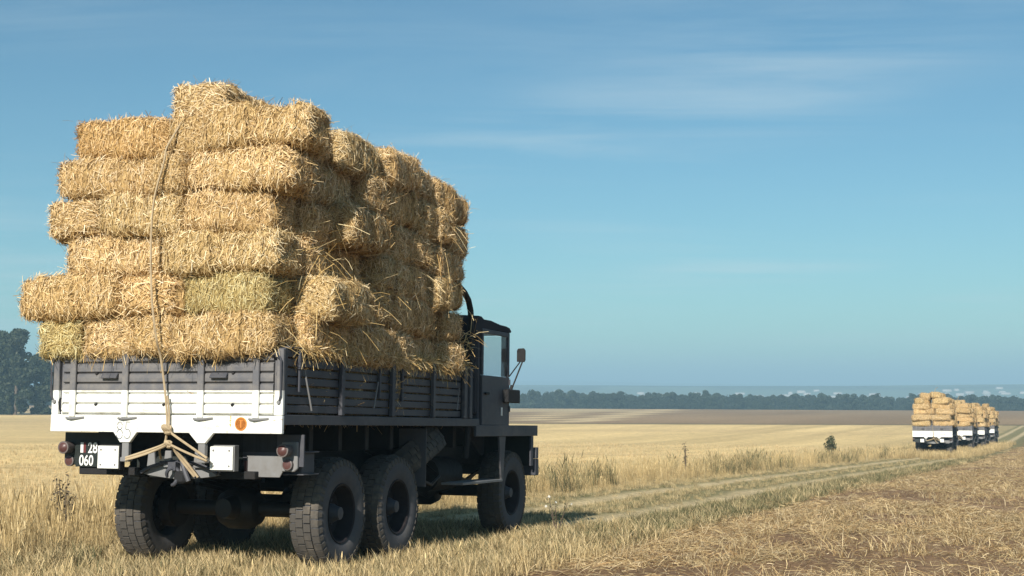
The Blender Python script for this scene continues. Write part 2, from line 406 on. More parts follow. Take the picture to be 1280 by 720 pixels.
me = np_mesh('ground', np.stack([GX, GY, GZ], -1).reshape(-1, 3), faces, mat_ground(), c.reshape(-1, 3), smooth=True)
tag(link('ground', me), kind='structure')

# low hills closing the plain
def hills(name, y0, base, amp, seed, col, xs=(-9000, 9000), depth=2500):
    x = np.linspace(*xs, 260); t = np.linspace(0, 1, 14)
    X, T = np.meshgrid(x, t, indexing='ij')
    prof = base + amp * (fbm(X / 2600, T * 0 + .3, seed, 5))
    Z = -60 + (prof + 60) * np.sin(np.pi * np.clip(T * .8, 0, 1)) ** .8
    Y = y0 + T * depth + 300 * (fbm(X / 1500, T, seed + 5, 2) - .5)
    i = np.arange(X.size).reshape(X.shape); f = np.stack([i[:-1, :-1], i[1:, :-1], i[1:, 1:], i[:-1, 1:]], -1).reshape(-1, 4)
    cc = np.where((vnoise(X / 260, T * 9, seed + 9) > .55)[..., None], np.array(col) * 1.9, col)
    return tag(link(name, np_mesh(name, np.stack([X, Y, Z], -1).reshape(-1, 3), f, mat_attr(name + ' cover', .95, .05, 0), cc.reshape(-1, 3), True)), kind='structure')
hills('distant_hills', 1750, -2, 34, 4, (.075, .095, .06), (-3500, 3500), 1700)
hills('distant_ridge', 5200, -20, 140, 14, (.07, .085, .06), (-12000, 12000), 2500)

from mathutils.bvhtree import BVHTree
_ho = bpy.data.objects['distant_hills'].data; _bvh = BVHTree.FromPolygons([v_.co for v_ in _ho.vertices], [tuple(p_.vertices) for p_ in _ho.polygons])
def HZ(x, y):
    h = _bvh.ray_cast(Vector((x, y, 500)), Vector((0, 0, -1))); return h[0].z if h[0] else float(ground_z(x, y))
# pale villages on the plain, a pixel or two each
v, f = [], []
for k in range(230):
    cl = random.choice([(-700, 2150), (60, 2080), (330, 2200), (560, 2120), (800, 2240), (980, 2150)])
    x = cl[0] + random.gauss(0, 150); y = cl[1] + random.gauss(0, 90)
    w, d, h = random.uniform(3, 8), random.uniform(3, 6), random.uniform(1.4, 3.0)
    z = float(HZ(x, y)); n = len(v)
    for zz in (z - 2, z + h):
        v += [(x - w, y - d, zz), (x + w, y - d, zz), (x + w, y + d, zz), (x - w, y + d, zz)]
    v += [(x - w, y, z + h + 1.4), (x + w, y, z + h + 1.4)]
    f += [(n, n + 1, n + 5, n + 4), (n + 1, n + 2, n + 6, n + 5), (n + 2, n + 3, n + 7, n + 6), (n + 3, n, n + 4, n + 7),
          (n + 4, n + 5, n + 9, n + 8), (n + 6, n + 7, n + 8, n + 9)]
vm = mat_paint('village walls', (.42, .39, .35), rough=.9)
tag(link('far_village', np_mesh('far_village', v, f, vm)), 'pale houses of a village scattered on the hazy plain', 'village', kind='stuff')

# ------------------------------------------------------------------ scattering (geometry-node instances for uncountable growth)
def scatter(name, pts, rot, scl, sources, idx, tilt=None):
    n = len(pts); me = bpy.data.meshes.new(name); me.vertices.add(n); me.vertices.foreach_set('co', np.asarray(pts, np.float32).ravel())
    for nm, arr in (('rz', rot), ('sc', scl), ('tl', np.zeros(n) if tilt is None else tilt)):
        a = me.attributes.new(nm, 'FLOAT', 'POINT'); a.data.foreach_set('value', np.asarray(arr, np.float32))
    a = me.attributes.new('ix', 'INT', 'POINT'); a.data.foreach_set('value', np.asarray(idx, np.int32))
    o = link(name, me)
    cl = bpy.data.collections.new(name + '_sources')
    for i, s in enumerate(sources):
        so = bpy.data.objects.new('%s_source_%02d' % (name, i), s); cl.objects.link(so)
    ng = bpy.data.node_groups.new(name, 'GeometryNodeTree')
    ng.interface.new_socket('Geometry', in_out='INPUT', socket_type='NodeSocketGeometry'); ng.interface.new_socket('Geometry', in_out='OUTPUT', socket_type='NodeSocketGeometry')
    gi, gout = ng.nodes.new('NodeGroupInput'), ng.nodes.new('NodeGroupOutput')
    ci = ng.nodes.new('GeometryNodeCollectionInfo'); ci.inputs['Collection'].default_value = cl
    ci.inputs['Separate Children'].default_value = True; ci.inputs['Reset Children'].default_value = True
    ip = ng.nodes.new('GeometryNodeInstanceOnPoints'); ip.inputs['Pick Instance'].default_value = True
    def na(nm, t):
        q = ng.nodes.new('GeometryNodeInputNamedAttribute'); q.data_type = t; q.inputs['Name'].default_value = nm
        return [s for s in q.outputs if s.name == 'Attribute' and s.enabled][0]
    cx = ng.nodes.new('ShaderNodeCombineXYZ')
    ng.links.new(na('tl', 'FLOAT'), cx.inputs['X']); ng.links.new(na('rz', 'FLOAT'), cx.inputs['Z'])
    L = ng.links.new
    L(gi.outputs[0], ip.inputs['Points']); L(ci.outputs[0], ip.inputs['Instance']); L(na('ix', 'INT'), ip.inputs['Instance Index'])
    L(cx.outputs[0], ip.inputs['Rotation']); L(na('sc', 'FLOAT'), ip.inputs['Scale']); L(ip.outputs[0], gout.inputs[0])
    md = o.modifiers.new('scatter', 'NODES'); md.node_group = ng
    return o

def blades(n, spread, h, lean, width, cols, curve=.5, seed=0, flat=False, head=0.0):
    """a tuft of bent blades; each is a strip of three quads tapering to a tip"""
    r = np.random.default_rng(seed); V, F, C = [], [], []
    for i in range(n):
        a = r.uniform(0, 6.283); rad = spread * math.sqrt(r.random()); b = np.array([math.cos(a) * rad, math.sin(a) * rad, 0.0])
        hh = r.uniform(*h); d = r.uniform(0, 6.283); ln = r.uniform(*lean) * hh; dirv = np.array([math.cos(d), math.sin(d), 0])
        side = np.array([-math.sin(d), math.cos(d), 0]) if r.random() < .5 else np.array([math.cos(d + 1), math.sin(d + 1), 0])
        w = width * r.uniform(.7, 1.3); col = np.array(cols[r.integers(len(cols))]) * r.uniform(.8, 1.2)
        hd = r.random() < head
        k = len(V)
        ts = (0, .4, .75, .78, .9, 1) if hd else (0, .4, .75, 1)
        ws = (1, .8, .5, 1.9, 1.7, .3) if hd else (1, .85, .5, .06)
        for t, ww in zip(ts, ws):
            p = b + dirv * ln * (t ** (1 + curve)) + np.array([0, 0, hh * (t - .25 * curve * t * t)])
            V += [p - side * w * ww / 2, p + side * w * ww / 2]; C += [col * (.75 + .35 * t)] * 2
        for j in range(len(ts) - 1): F.append((k + 2 * j, k + 2 * j + 1, k + 2 * j + 3, k + 2 * j + 2))
    return np_mesh('tuft', V, F, M['grass'], np.array(C))
def litter(n, spread, ln, width, cols, lift=.05, seed=0):
    r = np.random.default_rng(seed); V, F, C = [], [], []
    for i in range(n):
        p = r.normal(0, spread * .5, 3); p[2] = abs(r.normal(0, lift)) + .004
        a = r.uniform(0, 6.283); e = r.normal(0, .28); L = r.uniform(*ln); d = np.array([math.cos(a) * math.cos(e), math.sin(a) * math.cos(e), math.sin(e)])
        s = np.array([-math.sin(a), math.cos(a), r.normal(0, .5)]); s /= np.linalg.norm(s); w = width * r.uniform(.6, 1.3)
        bend = np.array([0, 0, -.12 * L]) + s * r.normal(0, .08) * L; col = np.array(cols[r.integers(len(cols))]) * r.uniform(.75, 1.2); k = len(V)
        for t in (-.5, 0, .5):
            q = p + d * L * t + bend * (4 * t * t) * .5; V += [q - s * w / 2, q + s * w / 2]; C += [col] * 2
        F += [(k, k + 1, k + 3, k + 2), (k + 2, k + 3, k + 5, k + 4)]
    V = np.array(V); V[:, 2] = np.maximum(V[:, 2], -.01)
    return np_mesh('litter', V, F, M['grass'], np.array(C))
# ------------------------------------------------------------------ the truck (local frame: x right, y forward, z up, origin on the ground under the tailgate)
def text_mesh(s, size, mat, name='lettering', sx=1.0):
    cu = bpy.data.curves.new('t', 'FONT'); cu.body = s; cu.size = size; cu.extrude = .0015; cu.offset = size * .016; cu.align_x = 'CENTER'
    ob = bpy.data.objects.new('t', cu); me = bpy.data.meshes.new_from_object(ob); bpy.data.objects.remove(ob)
    me.name = name; me.materials.clear(); me.materials.append(mat)
    me.transform(Matrix.Diagonal((sx, 1, 1, 1)))
    me.transform(Matrix.Rotation(R(90), 4, 'X')); return me          # stands upright, reads from -y

WHEEL = {}
def wheel_meshes():
    RO, HW = .56, .165
    # carcass with rounded shoulders and bulged walls
    prof = [(-.13, .285), (-.155, .33), (-.165, .40), (-.16, .47), (-.15, .515), (-.12, .535), (0, .54), (.12, .535), (.15, .515), (.16, .47), (.165, .40), (.155, .33), (.13, .285), (-.13, .285)]
    WHEEL['tyre'] = MB().lathe(prof, 'x', 56)
    tr = MB(); nb = 40
    cols = ((-.155, -.083), (-.077, -.003), (.003, .077), (.083, .155))
    for i in range(nb):
        for j, (a, b_) in enumerate(cols):
            t0 = (i + (.5 if j % 2 else 0) + random.uniform(-.03, .03)) / nb * 2 * math.pi; dt = 2 * math.pi / nb * .43
            edge = j in (0, 3); r1 = RO - (.008 if edge else 0) - random.uniform(0, .006); dt *= random.uniform(.93, 1.04); r0 = .528
            v = []
            for rr in (r0, r1):
                for (x, t) in ((a, t0 - dt), (b_, t0 - dt), (b_, t0 + dt), (a, t0 + dt)):
                    rq = rr - (.018 if (edge and rr == r1 and ((j == 0 and x == a) or (j == 3 and x == b_))) else 0)
                    v.append((x, rq * math.cos(t), rq * math.sin(t)))
            tr.add(v, [(3, 2, 1, 0), (4, 5, 6, 7), (0, 1, 5, 4), (1, 2, 6, 5), (2, 3, 7, 6), (3, 0, 4, 7)])
        # shoulder lugs reaching down the wall
        for sgn in (-1, 1):
            t0 = (i + (0 if sgn < 0 else .5)) / nb * 2 * math.pi; dt = 2 * math.pi / nb * .3
            v = []
            for (x, rr) in ((sgn * .150, .535), (sgn * .168, .47), (sgn * .156, .47), (sgn * .138, .52)):
                for t in (t0 - dt, t0 + dt): v.append((x, rr * math.cos(t), rr * math.sin(t)))
            tr.add(v, [(0, 1, 3, 2), (2, 3, 5, 4), (4, 5, 7, 6), (6, 7, 1, 0), (0, 2, 4, 6), (1, 7, 5, 3)])
    WHEEL['tread'] = tr
    # deep dished rim facing +x
    WHEEL['rim'] = MB().lathe([(.135, .30), (.150, .292), (.140, .275), (.08, .262), (-.02, .245), (-.05, .20), (-.055, .12), (-.01, .105), (-.01, .002)], 'x', 48, caps=False)
    hub = MB().lathe([(-.02, .10), (.05, .092), (.09, .07), (.13, .062), (.135, .0)], 'x', 24)
    for i in range(8):
        a = i * math.pi / 4; hub.lathe([(-.06, .018), (-.03, .018), (-.028, 0)], 'x', 6, (0, .165 * math.cos(a), .165 * math.sin(a)))
    WHEEL['hub'] = hub
wheel_meshes()
_wproto = {}
def add_wheel(parent, x, y, z=.537, side=1, name='wheel', rot=None, spin=0.0):
    w = empty(name); w.parent = parent; w.location = (x, y, z); w.scale = (.95, .955, .955)
    w.rotation_euler = rot if rot else (spin, 0, 0 if side > 0 else math.pi)
    for k, mt, sm in (('tyre', 'rubber', 35), ('tread', 'tread', None), ('rim', 'rim', 35), ('hub', 'grey', 35)):
        if k not in _wproto: o = WHEEL[k].build(k, M[mt], w, smooth=sm); _wproto[k] = o.data
        else: o = link(k, _wproto[k], w)
    return w

def build_truck(root):
    # --- running gear
    fr = MB()
    for sx in (-1, 1):
        fr.box(sx * .42 - .04, sx * .42 + .04, .30, 6.72, .88, 1.12)
    for y in (.42, 1.3, 2.0, 2.75, 3.6, 4.6, 5.6, 6.6): fr.box(-.38, .38, y, y + .09, .92, 1.08)
    for y in (.35, .95, 1.55, 2.15, 2.75, 3.35, 3.95, 4.5): fr.box(-.95, .95, y, y + .08, 1.122, 1.366)
    fr.build('chassis_frame', M['black'], root, .004)
    for (y, r) in ((1.37, 1), (2.66, 1), (6.15, 1)):
        ax = MB().tube([(-.82, y, .555), (.82, y, .555)], .075, 12)
        ax.lathe([(-.24, .05), (-.2, .15), (-.1, .20), (.1, .20), (.2, .15), (.24, .05)], 'x', 20, (0 if y < 5 else -.12, y, .555))
        ax.lathe([(-.34, .0), (-.33, .09), (-.15, .12)], 'y', 14, (0, y, .57))
        for sx in (-1, 1): ax.lathe([(-.06, .2), (.06, .2)], 'x', 18, (sx * .76, y, .555))
        ax.build('axle', M['grease'], root, smooth=40)
    for sx in (-1, 1):
        sp = MB()
        for i in range(6):
            h = .62 - i * .08
            sp.tube([(sx * .52, 2.015 - h, .80 + .03 * i - .02), (sx * .52, 2.015, .68 + .035 * i), (sx * .52, 2.015 + h, .80 + .03 * i - .02)], .025, 4)
        sp.build('leaf_spring', M['grease'], root)
        sp = MB()
        for i in range(4):
            h = .6 - i * .09
            sp.tube([(sx * .45, 6.15 - h, .82 - .02 * i), (sx * .45, 6.15, .68 - .02 * i), (sx * .45, 6.15 + h, .82 - .02 * i)], .022, 4)
        sp.build('leaf_spring', M['grease'], root)
    MB().tube([(0, 2.9, .62), (.02, 3.9, .86), (.02, 5.2, .92)], .05, 10).build('drive_shaft', M['grease'], root, smooth=50)
    gb = MB().box(-.30, .30, 3.75, 4.35, .62, 1.05).box(-.2, .2, 4.9, 5.9, .75, 1.12)
    gb.lathe([(-.2, .1), (-.15, .22), (.15, .22), (.2, .1)], 'y', 16, (.0, 4.05, .62)); gb.build('gearbox', M['grease'], root, .02)
    MB().tube([(.60, 4.45, .80), (.60, 5.2, .80)], .20, 18).build('air_tank', M['black'], root, smooth=50)
    MB().box(-1.08, -.55, 3.3, 4.3, .62, 1.05).build('fuel_tank', M['black'], root, .05)
    # --- wheels
    for y in (1.37, 2.66, 6.15):
        for sx in (-1, 1): add_wheel(root, sx * .955, y, side=sx, spin=random.uniform(0, .15))
    add_wheel(root, .70, 3.62, .98, name='spare_wheel', rot=Euler((R(8), R(52), R(28))))
    MB().tube([(.5, 3.1, 1.1), (.95, 3.25, .86), (1.02, 3.7, .72), (.95, 4.1, .80), (.5, 4.2, 1.1)], .018, 6).build('spare_wheel_cradle', M['grease'], root)
    # --- load bed
    bed = empty('load_bed'); bed.parent = root
    for i in range(10):
        B('floor_plank', M['black'], bed, -1.17 + i * .234, -1.17 + i * .234 + .228, .04, 4.62, 1.42, 1.462, bevel=.003)
    for sx in (-1, 1):
        B('side_rail', M['grey'], bed, *sorted((sx * 1.10, sx * 1.20)), .012, 4.70, 1.37, 1.458)
    B('front_rail', M['grey'], bed, -1.098, 1.098, 4.60, 4.70, 1.37, 1.458)
    zt = 2.035
    for sx in (-1, 1):
        sw = empty('side_wall'); sw.parent = root
        nb = 7; hb = (zt - 1.465) / nb
        for (y0, y1) in ((.07, 2.20), (2.26, 4.16)):
            for i in range(nb):
                jz = random.uniform(-.004, .004); jx = random.uniform(-.004, .004)
                B('board', M['grey'], sw, *sorted((sx * (1.150 + jx), sx * (1.178 + jx))), y0, y1, 1.468 + i * hb + .006 + jz, 1.468 + (i + 1) * hb - .008 + jz, bevel=.005)
        xo = lambda a, b: sorted((sx * a, sx * b))
        for y, w in ((1.095, .06), (2.23, .07), (3.287, .06), (4.20, .07), (4.37, .07)):
            B('stake', M['grey'], sw, *xo(1.185, 1.225), y - w / 2, y + w / 2, 1.462, zt + .01)
        B('stake', M['grey'], sw, *xo(1.183, 1.213), .255, .315, 1.86, zt + .005)
        B('stake', M['grey'], sw, *xo(1.183, 1.20), .27, .30, 1.66, 1.86)
        B('stake', M['grey'], sw, *xo(1.183, 1.21), 1.92, 1.955, 1.64, zt + .002)
        B('stake', M['grey'], sw, *xo(1.183, 1.21), 2.465, 2.50, 1.62, zt + .002)
        for (ya, za, yb, zb) in ((.36, 1.86, .50, 1.50), (1.90, 1.80, 1.80, 1.54), (4.05, 1.80, 3.98, 1.55)):
            MB().tube([(sx * 1.20, ya, za), (sx * 1.205, yb, zb)], .008, 6).build('latch_chain', M['lgrey'], sw)
        B('corner_post', M['grey'], sw, *xo(1.12, 1.195), .012, .062, 1.46, zt + .005)
        B('end_post', M['grey'], sw, *xo(1.10, 1.20), 4.23, 4.33, 1.46, zt + .02)
        B('ledge', M['grey'], sw, *xo(1.14, 1.20), .075, 4.15, zt + .002, zt + .022)
    hb_ = empty('headboard'); hb_.parent = root
    for i in range(8):
        B('board', M['grey'], hb_, -1.09, 1.09, 4.56, 4.59, 1.47 + i * .088, 1.47 + i * .088 + .08, bevel=.004)
    for x in (-1.1, -.4, .4, 1.1): B('post', M['grey'], hb_, x - .035, x + .035, 4.595, 4.65, 1.462, 2.25)
    # --- tailgate
    tg = empty('tailgate'); tg.parent = root
    nb = 6; z0, z1 = 1.456, 2.01; hb = (z1 - z0) / nb
    for i in range(nb):
        a, b_ = z0 + i * hb, z0 + (i + 1) * hb
        pts = [(-.002, a + .003), (-.020, a + .014), (-.022, (a + b_) / 2), (-.020, b_ - .014), (-.002, b_ - .003), (.010, b_ - .003), (.010, a + .003)]
        MB().prism(pts, 'x', -1.085, 1.10).build('board', M['twotone'], tg)
    B('backing', M['twotone'], tg, -1.12, 1.13, .0105, .020, 1.452, 2.012)
    for x in (-.962, -.40, .385, .941):
        MB().box(x - .032, x + .032, -.050, -.0225, 1.425, 2.015).build('rib', M['twotone'], tg, .006)
        MB().tube([(x - .06, -.042, 1.418), (x - .01, -.052, 1.412), (x + .13, -.030, 1.422)], .011, 6).build('hinge', M['lgrey'], tg)
    for x in (-.567, .568):
        MB().prism([(-.062, 1.775), (-.062, 1.79), (-.035, 1.825), (-.024, 1.825), (-.024, 1.775)], 'x', x - .085, x + .085).build('grab_handle', M['grey'], tg, .004)
    for x in (-.72, .0, .70):
        for z in (1.82, 1.54):
            MB().lathe([(-.03, .0), (-.03, .012), (-.015, .016)], 'y', 8, (x, 0, z)).build('bolt', M['black'], tg)
    # frame around the gate, with the white apron and its two pointed lugs
    for (xa, xb) in ((-1.2, -1.125), (1.135, 1.2)): MB().box(xa, xb, -.028, .012, 1.45, 2.03).build('gate_post', M['twotone'], tg, .006)
    ap = [(-1.2, 1.293), (-.515, 1.293), (-.442, 1.202), (-.341, 1.202), (-.268, 1.293), (.272, 1.293), (.361, 1.202), (.438, 1.202), (.521, 1.293), (1.2, 1.293), (1.2, 1.448), (-1.2, 1.448)]
    MB().prism(ap, 'y', -.030, .010).build('apron', M['twotone'], tg, .004)
    for sx in (-1, 1):
        MB().tube([(sx * 1.17, -.04, 1.96), (sx * 1.19, -.055, 1.93), (sx * 1.19, -.05, 1.62), (sx * 1.175, -.04, 1.58)], .009, 6).build('latch_rod', M['grey'], tg)
        MB().tube([(sx * 1.09, -.045, 1.975), (sx * 1.14, -.06, 1.985), (sx * 1.17, -.045, 1.95)], .014, 6).build('latch', M['grey'], tg)
        MB().lathe([(-.045, .0), (-.045, .016), (-.028, .02)], 'y', 10, (sx * 1.165, 0, 1.565)).build('bolt', M['lgrey'], tg)
    MB().tube([(-1.09, -.035, 1.60), (-1.10, -.045, 1.56), (-1.095, -.04, 1.50), (-1.085, -.035, 1.475)], .010, 6).build('hook', M['black'], tg)
    for x in (-.3915, .3995):
        MB().box(x - .036, x + .036, -.02, .03, 1.03, 1.20).box(x - .03, x + .06, -.05, .02, 1.03, 1.07).build('apron_lug', M['lgrey'], tg, .006)
    # number 85 in thin grey stencil
    def stroke(mb, pts, w=.008):
        for a, b_ in zip(pts[:-1], pts[1:]):
            dx, dz = b_[0] - a[0], b_[1] - a[1]; L = math.hypot(dx, dz) or 1; nx, nz = -dz / L * w / 2, dx / L * w / 2
            mb.add([(a[0] - nx, -.0315, a[1] - nz), (b_[0] - nx, -.0315, b_[1] - nz), (b_[0] + nx, -.0315, b_[1] + nz), (a[0] + nx, -.0315, a[1] + nz)], [(0, 1, 2, 3)])
    nm = MB()
    for (cz, rx, rz) in ((1.350, .026, .034), (1.274, .031, .042)):
        for seg in ((.12, 2.9), (3.3, 6.1)):
            stroke(nm, [(-.446 + rx * math.cos(t), cz + rz * math.sin(t)) for t in np.linspace(seg[0], seg[1], 12)])
    stroke(nm, [(-.335, 1.384), (-.378, 1.384)]); stroke(nm, [(-.380, 1.380), (-.383, 1.316)])
    stroke(nm, [(-.378 + .0, 1.316)] + [(-.366 + .034 * math.cos(t), 1.278 + .042 * math.sin(t)) for t in np.linspace(1.7, -2.6, 14)])
    nm.build('stencil_number', M['ink'], tg)
    pl = MB().lathe([(-.0345, .0), (-.0345, .060), (-.031, .060)], 'y', 32, (.798, 0, 1.376)).build('round_placard', M['orange'], tg)
    rg = MB().lathe([(-.0355, .050), (-.0362, .053), (-.0355, .057)], 'y', 32, (.798, 0, 1.376)).build('ring', M['dorange'], pl)
    MB().box(.791, .805, -.0358, -.0346, 1.342, 1.402).box(.777, .819, -.0358, -.0346, 1.4025, 1.412).build('glyph', M['dorange'], pl)
    sc_ = MB()
    for i, z in enumerate((1.432, 1.415, 1.398, 1.381, 1.364, 1.352)): sc_.box(.688 + random.uniform(-.004, .004), .700, -.0318, -.0302, z, z + .012)
    sc_.build('faded_lettering', M['orange'], tg)
    # --- rear end: lamp boards, plate, reflective squares, cross member, tow hook
    lb = MB().prism([(-1.21, 1.02), (-1.17, .985), (-.59, .975), (-.59, 1.285), (-1.21, 1.285)], 'y', .205, .225).build('lamp_board', M['dgreen'], root, .003)
    MB().box(.60, 1.215, .350, .372, 1.0, 1.285).build('lamp_board', M['grey'], root, .003)
    MB().prism([(.66, .905), (.99, .905), (1.04, .99), (1.04, 1.10), (.655, 1.10)], 'y', .328, .345).build('mud_plate', M['lgrey'], root, .003)
    MB().box(.645, .668, .30, .326, .90, 1.05).build('plate_edge', M['red'], root, .003)
    MB().box(-1.05, -.40, .215, .33, .898, .97).build('bumper_bar', M['black'], root, .006)
    MB().box(.20, .78, .26, .40, .885, .955).build('bumper_bar', M['black'], root, .006)
    MB().box(-.60, .62, .36, .44, .88, 1.28).build('rear_cross_member', M['dgreen'], root, .006)
    for (x, y, pz) in ((-1.145, .20, None), (1.085, .300, 1)):
        if pz: MB().prism([(x - .075, .96), (x + .05, .957), (x + .085, .985), (x + .085, 1.22), (x - .075, 1.22)], 'y', y + .02, y + .05).build('lamp_bracket', M['lgrey'], root, .006)
        lm = MB().lathe([(.0, .05), (-.085, .058), (-.105, .058), (-.108, .046)], 'y', 20, (x, y, 1.145)).build('tail_lamp', M['lens'], root, smooth=35)
        MB().lathe([(-.108, .046), (-.122, .03), (-.126, .0)], 'y', 20, (x, y, 1.145)).build('lens', M['red'], lm, smooth=60)
        rf = MB().lathe([(.02, .05), (-.012, .05), (-.016, .04)], 'y', 20, (x + .0, y, 1.02)).build('reflector', M['lens'], root, smooth=35)
        MB().lathe([(-.016, .04), (-.020, .02), (-.021, .0)], 'y', 16, (x, y, 1.02)).build('lens', M['red'], rf, smooth=60)
    npl = MB().box(-1.075, -.836, .192, .2035, .968, 1.21).build('number_plate', M['dgreen'], root, .002)
    t1 = link('lettering', text_mesh('28', .135, M['platewhite'], sx=.78), npl, (-.888, .190, 1.098))
    t2 = link('lettering', text_mesh('060', .135, M['platewhite'], sx=.78), npl, (-.955, .190, .982))
    MB().box(-1.022, -.992, .189, .1915, 1.098, 1.192).build('flag_band', M['platewhite'], npl)
    MB().box(-.990, -.964, .189, .1915, 1.098, 1.192).build('flag_band', M['platered'], npl)
    for (xa, xb, za, zb) in ((-.735, -.512, .962, 1.167), (.442, .672, .970, 1.176)):
        sq = MB().box(xa, xb, .055, .072, za, zb).build('white_panel', M['white'], root, .003)
        MB().box(xa + .006, xb + .008, .074, .15, za - .012, zb + .012).build('panel_box', M['lgrey' if xa > 0 else 'black'], sq, .003)
        for x in (xa + .035, xb - .035):
            for z in (za + .035, zb - .035): MB().lathe([(.057, .010), (.050, .009), (.049, 0)], 'y', 8, (x, 0, z)).build('rivet', M['lgrey'], sq)
    # curved tow beam with hook
    n = 14; up_, lo = [], []
    for i in range(n + 1):
        x = -.34 + .80 * i / n; t = (i / n) * 2 - 1
        up_.append((x, .918 + .105 * (1 - t * t) ** .9)); lo.append((x, .918 - .048 * (1 - abs(t)) ** .7))
    MB().prism(up_ + lo[::-1][1:-1], 'y', .20, .225).build('tow_beam', M['lgrey'], root, .003)
    arc = [(x, .165, z + .012) for (x, z) in up_]
    MB().tube(arc, .016, 6).build('beam_lip', M['grey'], root)
    for x in (-.235, -.06, .25):
        MB().prism([(x - .045, .98), (x + .045, .98), (x + .03, 1.13), (x - .03, 1.13)], 'y', .16, .19).build('tow_lug', M['lgrey'], root, .005)
    hk = MB().tube([(.02 + .06 * math.cos(t), .13 + .02 * math.sin(t * 2), .90 + .075 * math.sin(t)) for t in np.linspace(R(-100), R(185), 18)], [.014] + [.018] * 15 + [.016, .012], 8)
    hk.box(-.03, .05, .12, .22, .955, 1.03); hk.tube([(.14, .08, 1.04), (.19, .06, .95), (.23, .06, .865)], .022, 8); hk.build('tow_hook', M['grey'], root, smooth=40)
    MB().box(.04, .16, .10, .26, .84, .95).build('hook_socket', M['black'], root, .02)
    tb = MB().box(.86, 1.16, .42, .66, .94, 1.12).box(.86, 1.20, .38, .68, 1.122, 1.135).box(.86, 1.20, .38, .68, .925, .938).build('tool_box', M['grey'], root, .004)
    for sx in (-1, 1):
        MB().box(sx * .98 - .16, sx * .98 + .16, 3.26, 3.275, .72, 1.34).build('mud_flap', M['rubber'], root)
    # --- cab
    cab = empty('cab'); cab.parent = root
    cb = MB().box(-1.16, 1.16, 4.74, 4.775, 1.40, 2.52)                   # rear wall
    cb.box(-1.16, 1.16, 4.78, 5.74, 1.36, 1.40)                           # floor
    cb.box(-1.165, 1.165, 5.70, 5.745, 1.405, 1.98)                       # scuttle
    for sx in (-1, 1):
        cb.box(sx * 1.13 - .03, sx * 1.13 + .03, 5.68, 5.745, 1.985, 2.53) # windscreen posts
        cb.box(sx * 1.13 - .03, sx * 1.13 + .03, 4.78, 4.82, 1.405, 2.53)
    cb.box(-1.16, 1.16, 5.68, 5.74, 2.50, 2.545); cb.box(-.02, .02, 5.69, 5.735, 1.985, 2.498)
    cb.build('cab_shell', M['grey'], cab, .004)
    ppf = [(4.56, 2.40), (4.58, 2.60), (4.66, 2.665), (4.76, 2.665), (4.84, 2.640), (5.08, 2.645), (5.22, 2.63), (5.40, 2.61), (5.62, 2.60), (5.74, 2.585), (5.80, 2.55), (5.78, 2.53), (5.66, 2.535), (4.86, 2.535), (4.78, 2.53), (4.70, 2.40)]
    rf = MB(); xs = np.linspace(-1.19, 1.19, 9); k = len(ppf)
    for x in xs:
        ar = .05 * (1 - (x / 1.19) ** 2)
        rf.v += [(x, p[0], p[1] + (ar if p[1] > 2.535 else 0) + .006 * math.sin(x * 9 + p[0] * 5)) for p in ppf]
    for i in range(len(xs) - 1):
        for j in range(k): rf.f.append((i * k + j, i * k + (j + 1) % k, (i + 1) * k + (j + 1) % k, (i + 1) * k + j))
    rf.f += [tuple(range(k)), tuple((len(xs) - 1) * k + j for j in range(k))]
    rf.build('canvas_roof', M['canvas'], cab, smooth=50)
    rw = MB().box(-1.165, 1.165, 4.60, 4.735, 1.50, 2.40).build('rear_curtain', M['canvas'], cab, .03)
    for sx in (-1, 1):
        dr = MB()
        xo = sorted((sx * 1.165, sx * 1.195))
        dr.box(*xo, 4.79, 5.735, 1.385, 1.975)
        dr.box(*xo, 4.79, 4.835, 1.977, 2.53); dr.box(*xo, 5.675, 5.735, 1.977, 2.53); dr.box(*xo, 4.837, 5.673, 2.475, 2.53)
        d = dr.build('door', M['grey'], cab, .005)
        gs = MB()
        pts = [(4.836, 2.0), (4.86, 1.978), (5.60, 1.978), (5.672, 2.06), (5.672, 2.474), (4.836, 2.474)]
        gs.prism(pts, 'x', sx * 1.176, sx * 1.182).build('window_pane', M['glass'], d)
        MB().box(*sorted((sx * 1.197, sx * 1.225)), 4.86, 4.97, 1.745, 1.775).build('handle', M['black'], d, .005)
        MB().box(*sorted((sx * 1.196, sx * 1.203)), 5.43, 5.475, 1.50, 1.60).build('decal', M['white'], d)
        for z in (1.55, 1.88): MB().tube([(sx * 1.20, 5.72, z), (sx * 1.20, 5.72, z + .07)], .014, 6).build('hinge', M['grey'], d)
        for xc in (sx * .58,):
            MB().box(xc - .52, xc + .52, 5.715, 5.721, 2.0, 2.485).build('windscreen', M['glass'], cab)
        st = MB().box(sx * .62 - .25, sx * .62 + .25, 4.88, 5.32, 1.50, 1.72)
        st.prism([(4.80, 1.70), (4.98, 1.70), (4.92, 2.12), (4.86, 2.30), (4.81, 2.30)], 'x', sx * .62 - .24, sx * .62 + .24)
        st.build('seat', M['seat'], cab, .03)
        # mirror on two stays
        mr = MB().prism([(-.05, 2.18), (.045, 2.175), (.06, 2.20), (.06, 2.32), (.04, 2.35), (-.035, 2.345), (-.05, 2.32)], 'y', 5.90, 5.925)
        for i, p in enumerate(mr.v): mr.v[i] = (p[0] + sx * 1.28, p[1], p[2])
        mr.tube([(sx * 1.19, 5.74, 1.99), (sx * 1.27, 5.915, 2.18)], .009, 6); mr.tube([(sx * 1.215, 5.76, 1.83), (sx * 1.30, 5.915, 2.18)], .011, 6)
        mr.tube([(sx * 1.19, 5.74, 1.76), (sx * 1.22, 5.765, 1.88)], .022, 8)
        mr.build('mirror', M['black'], cab, .003)
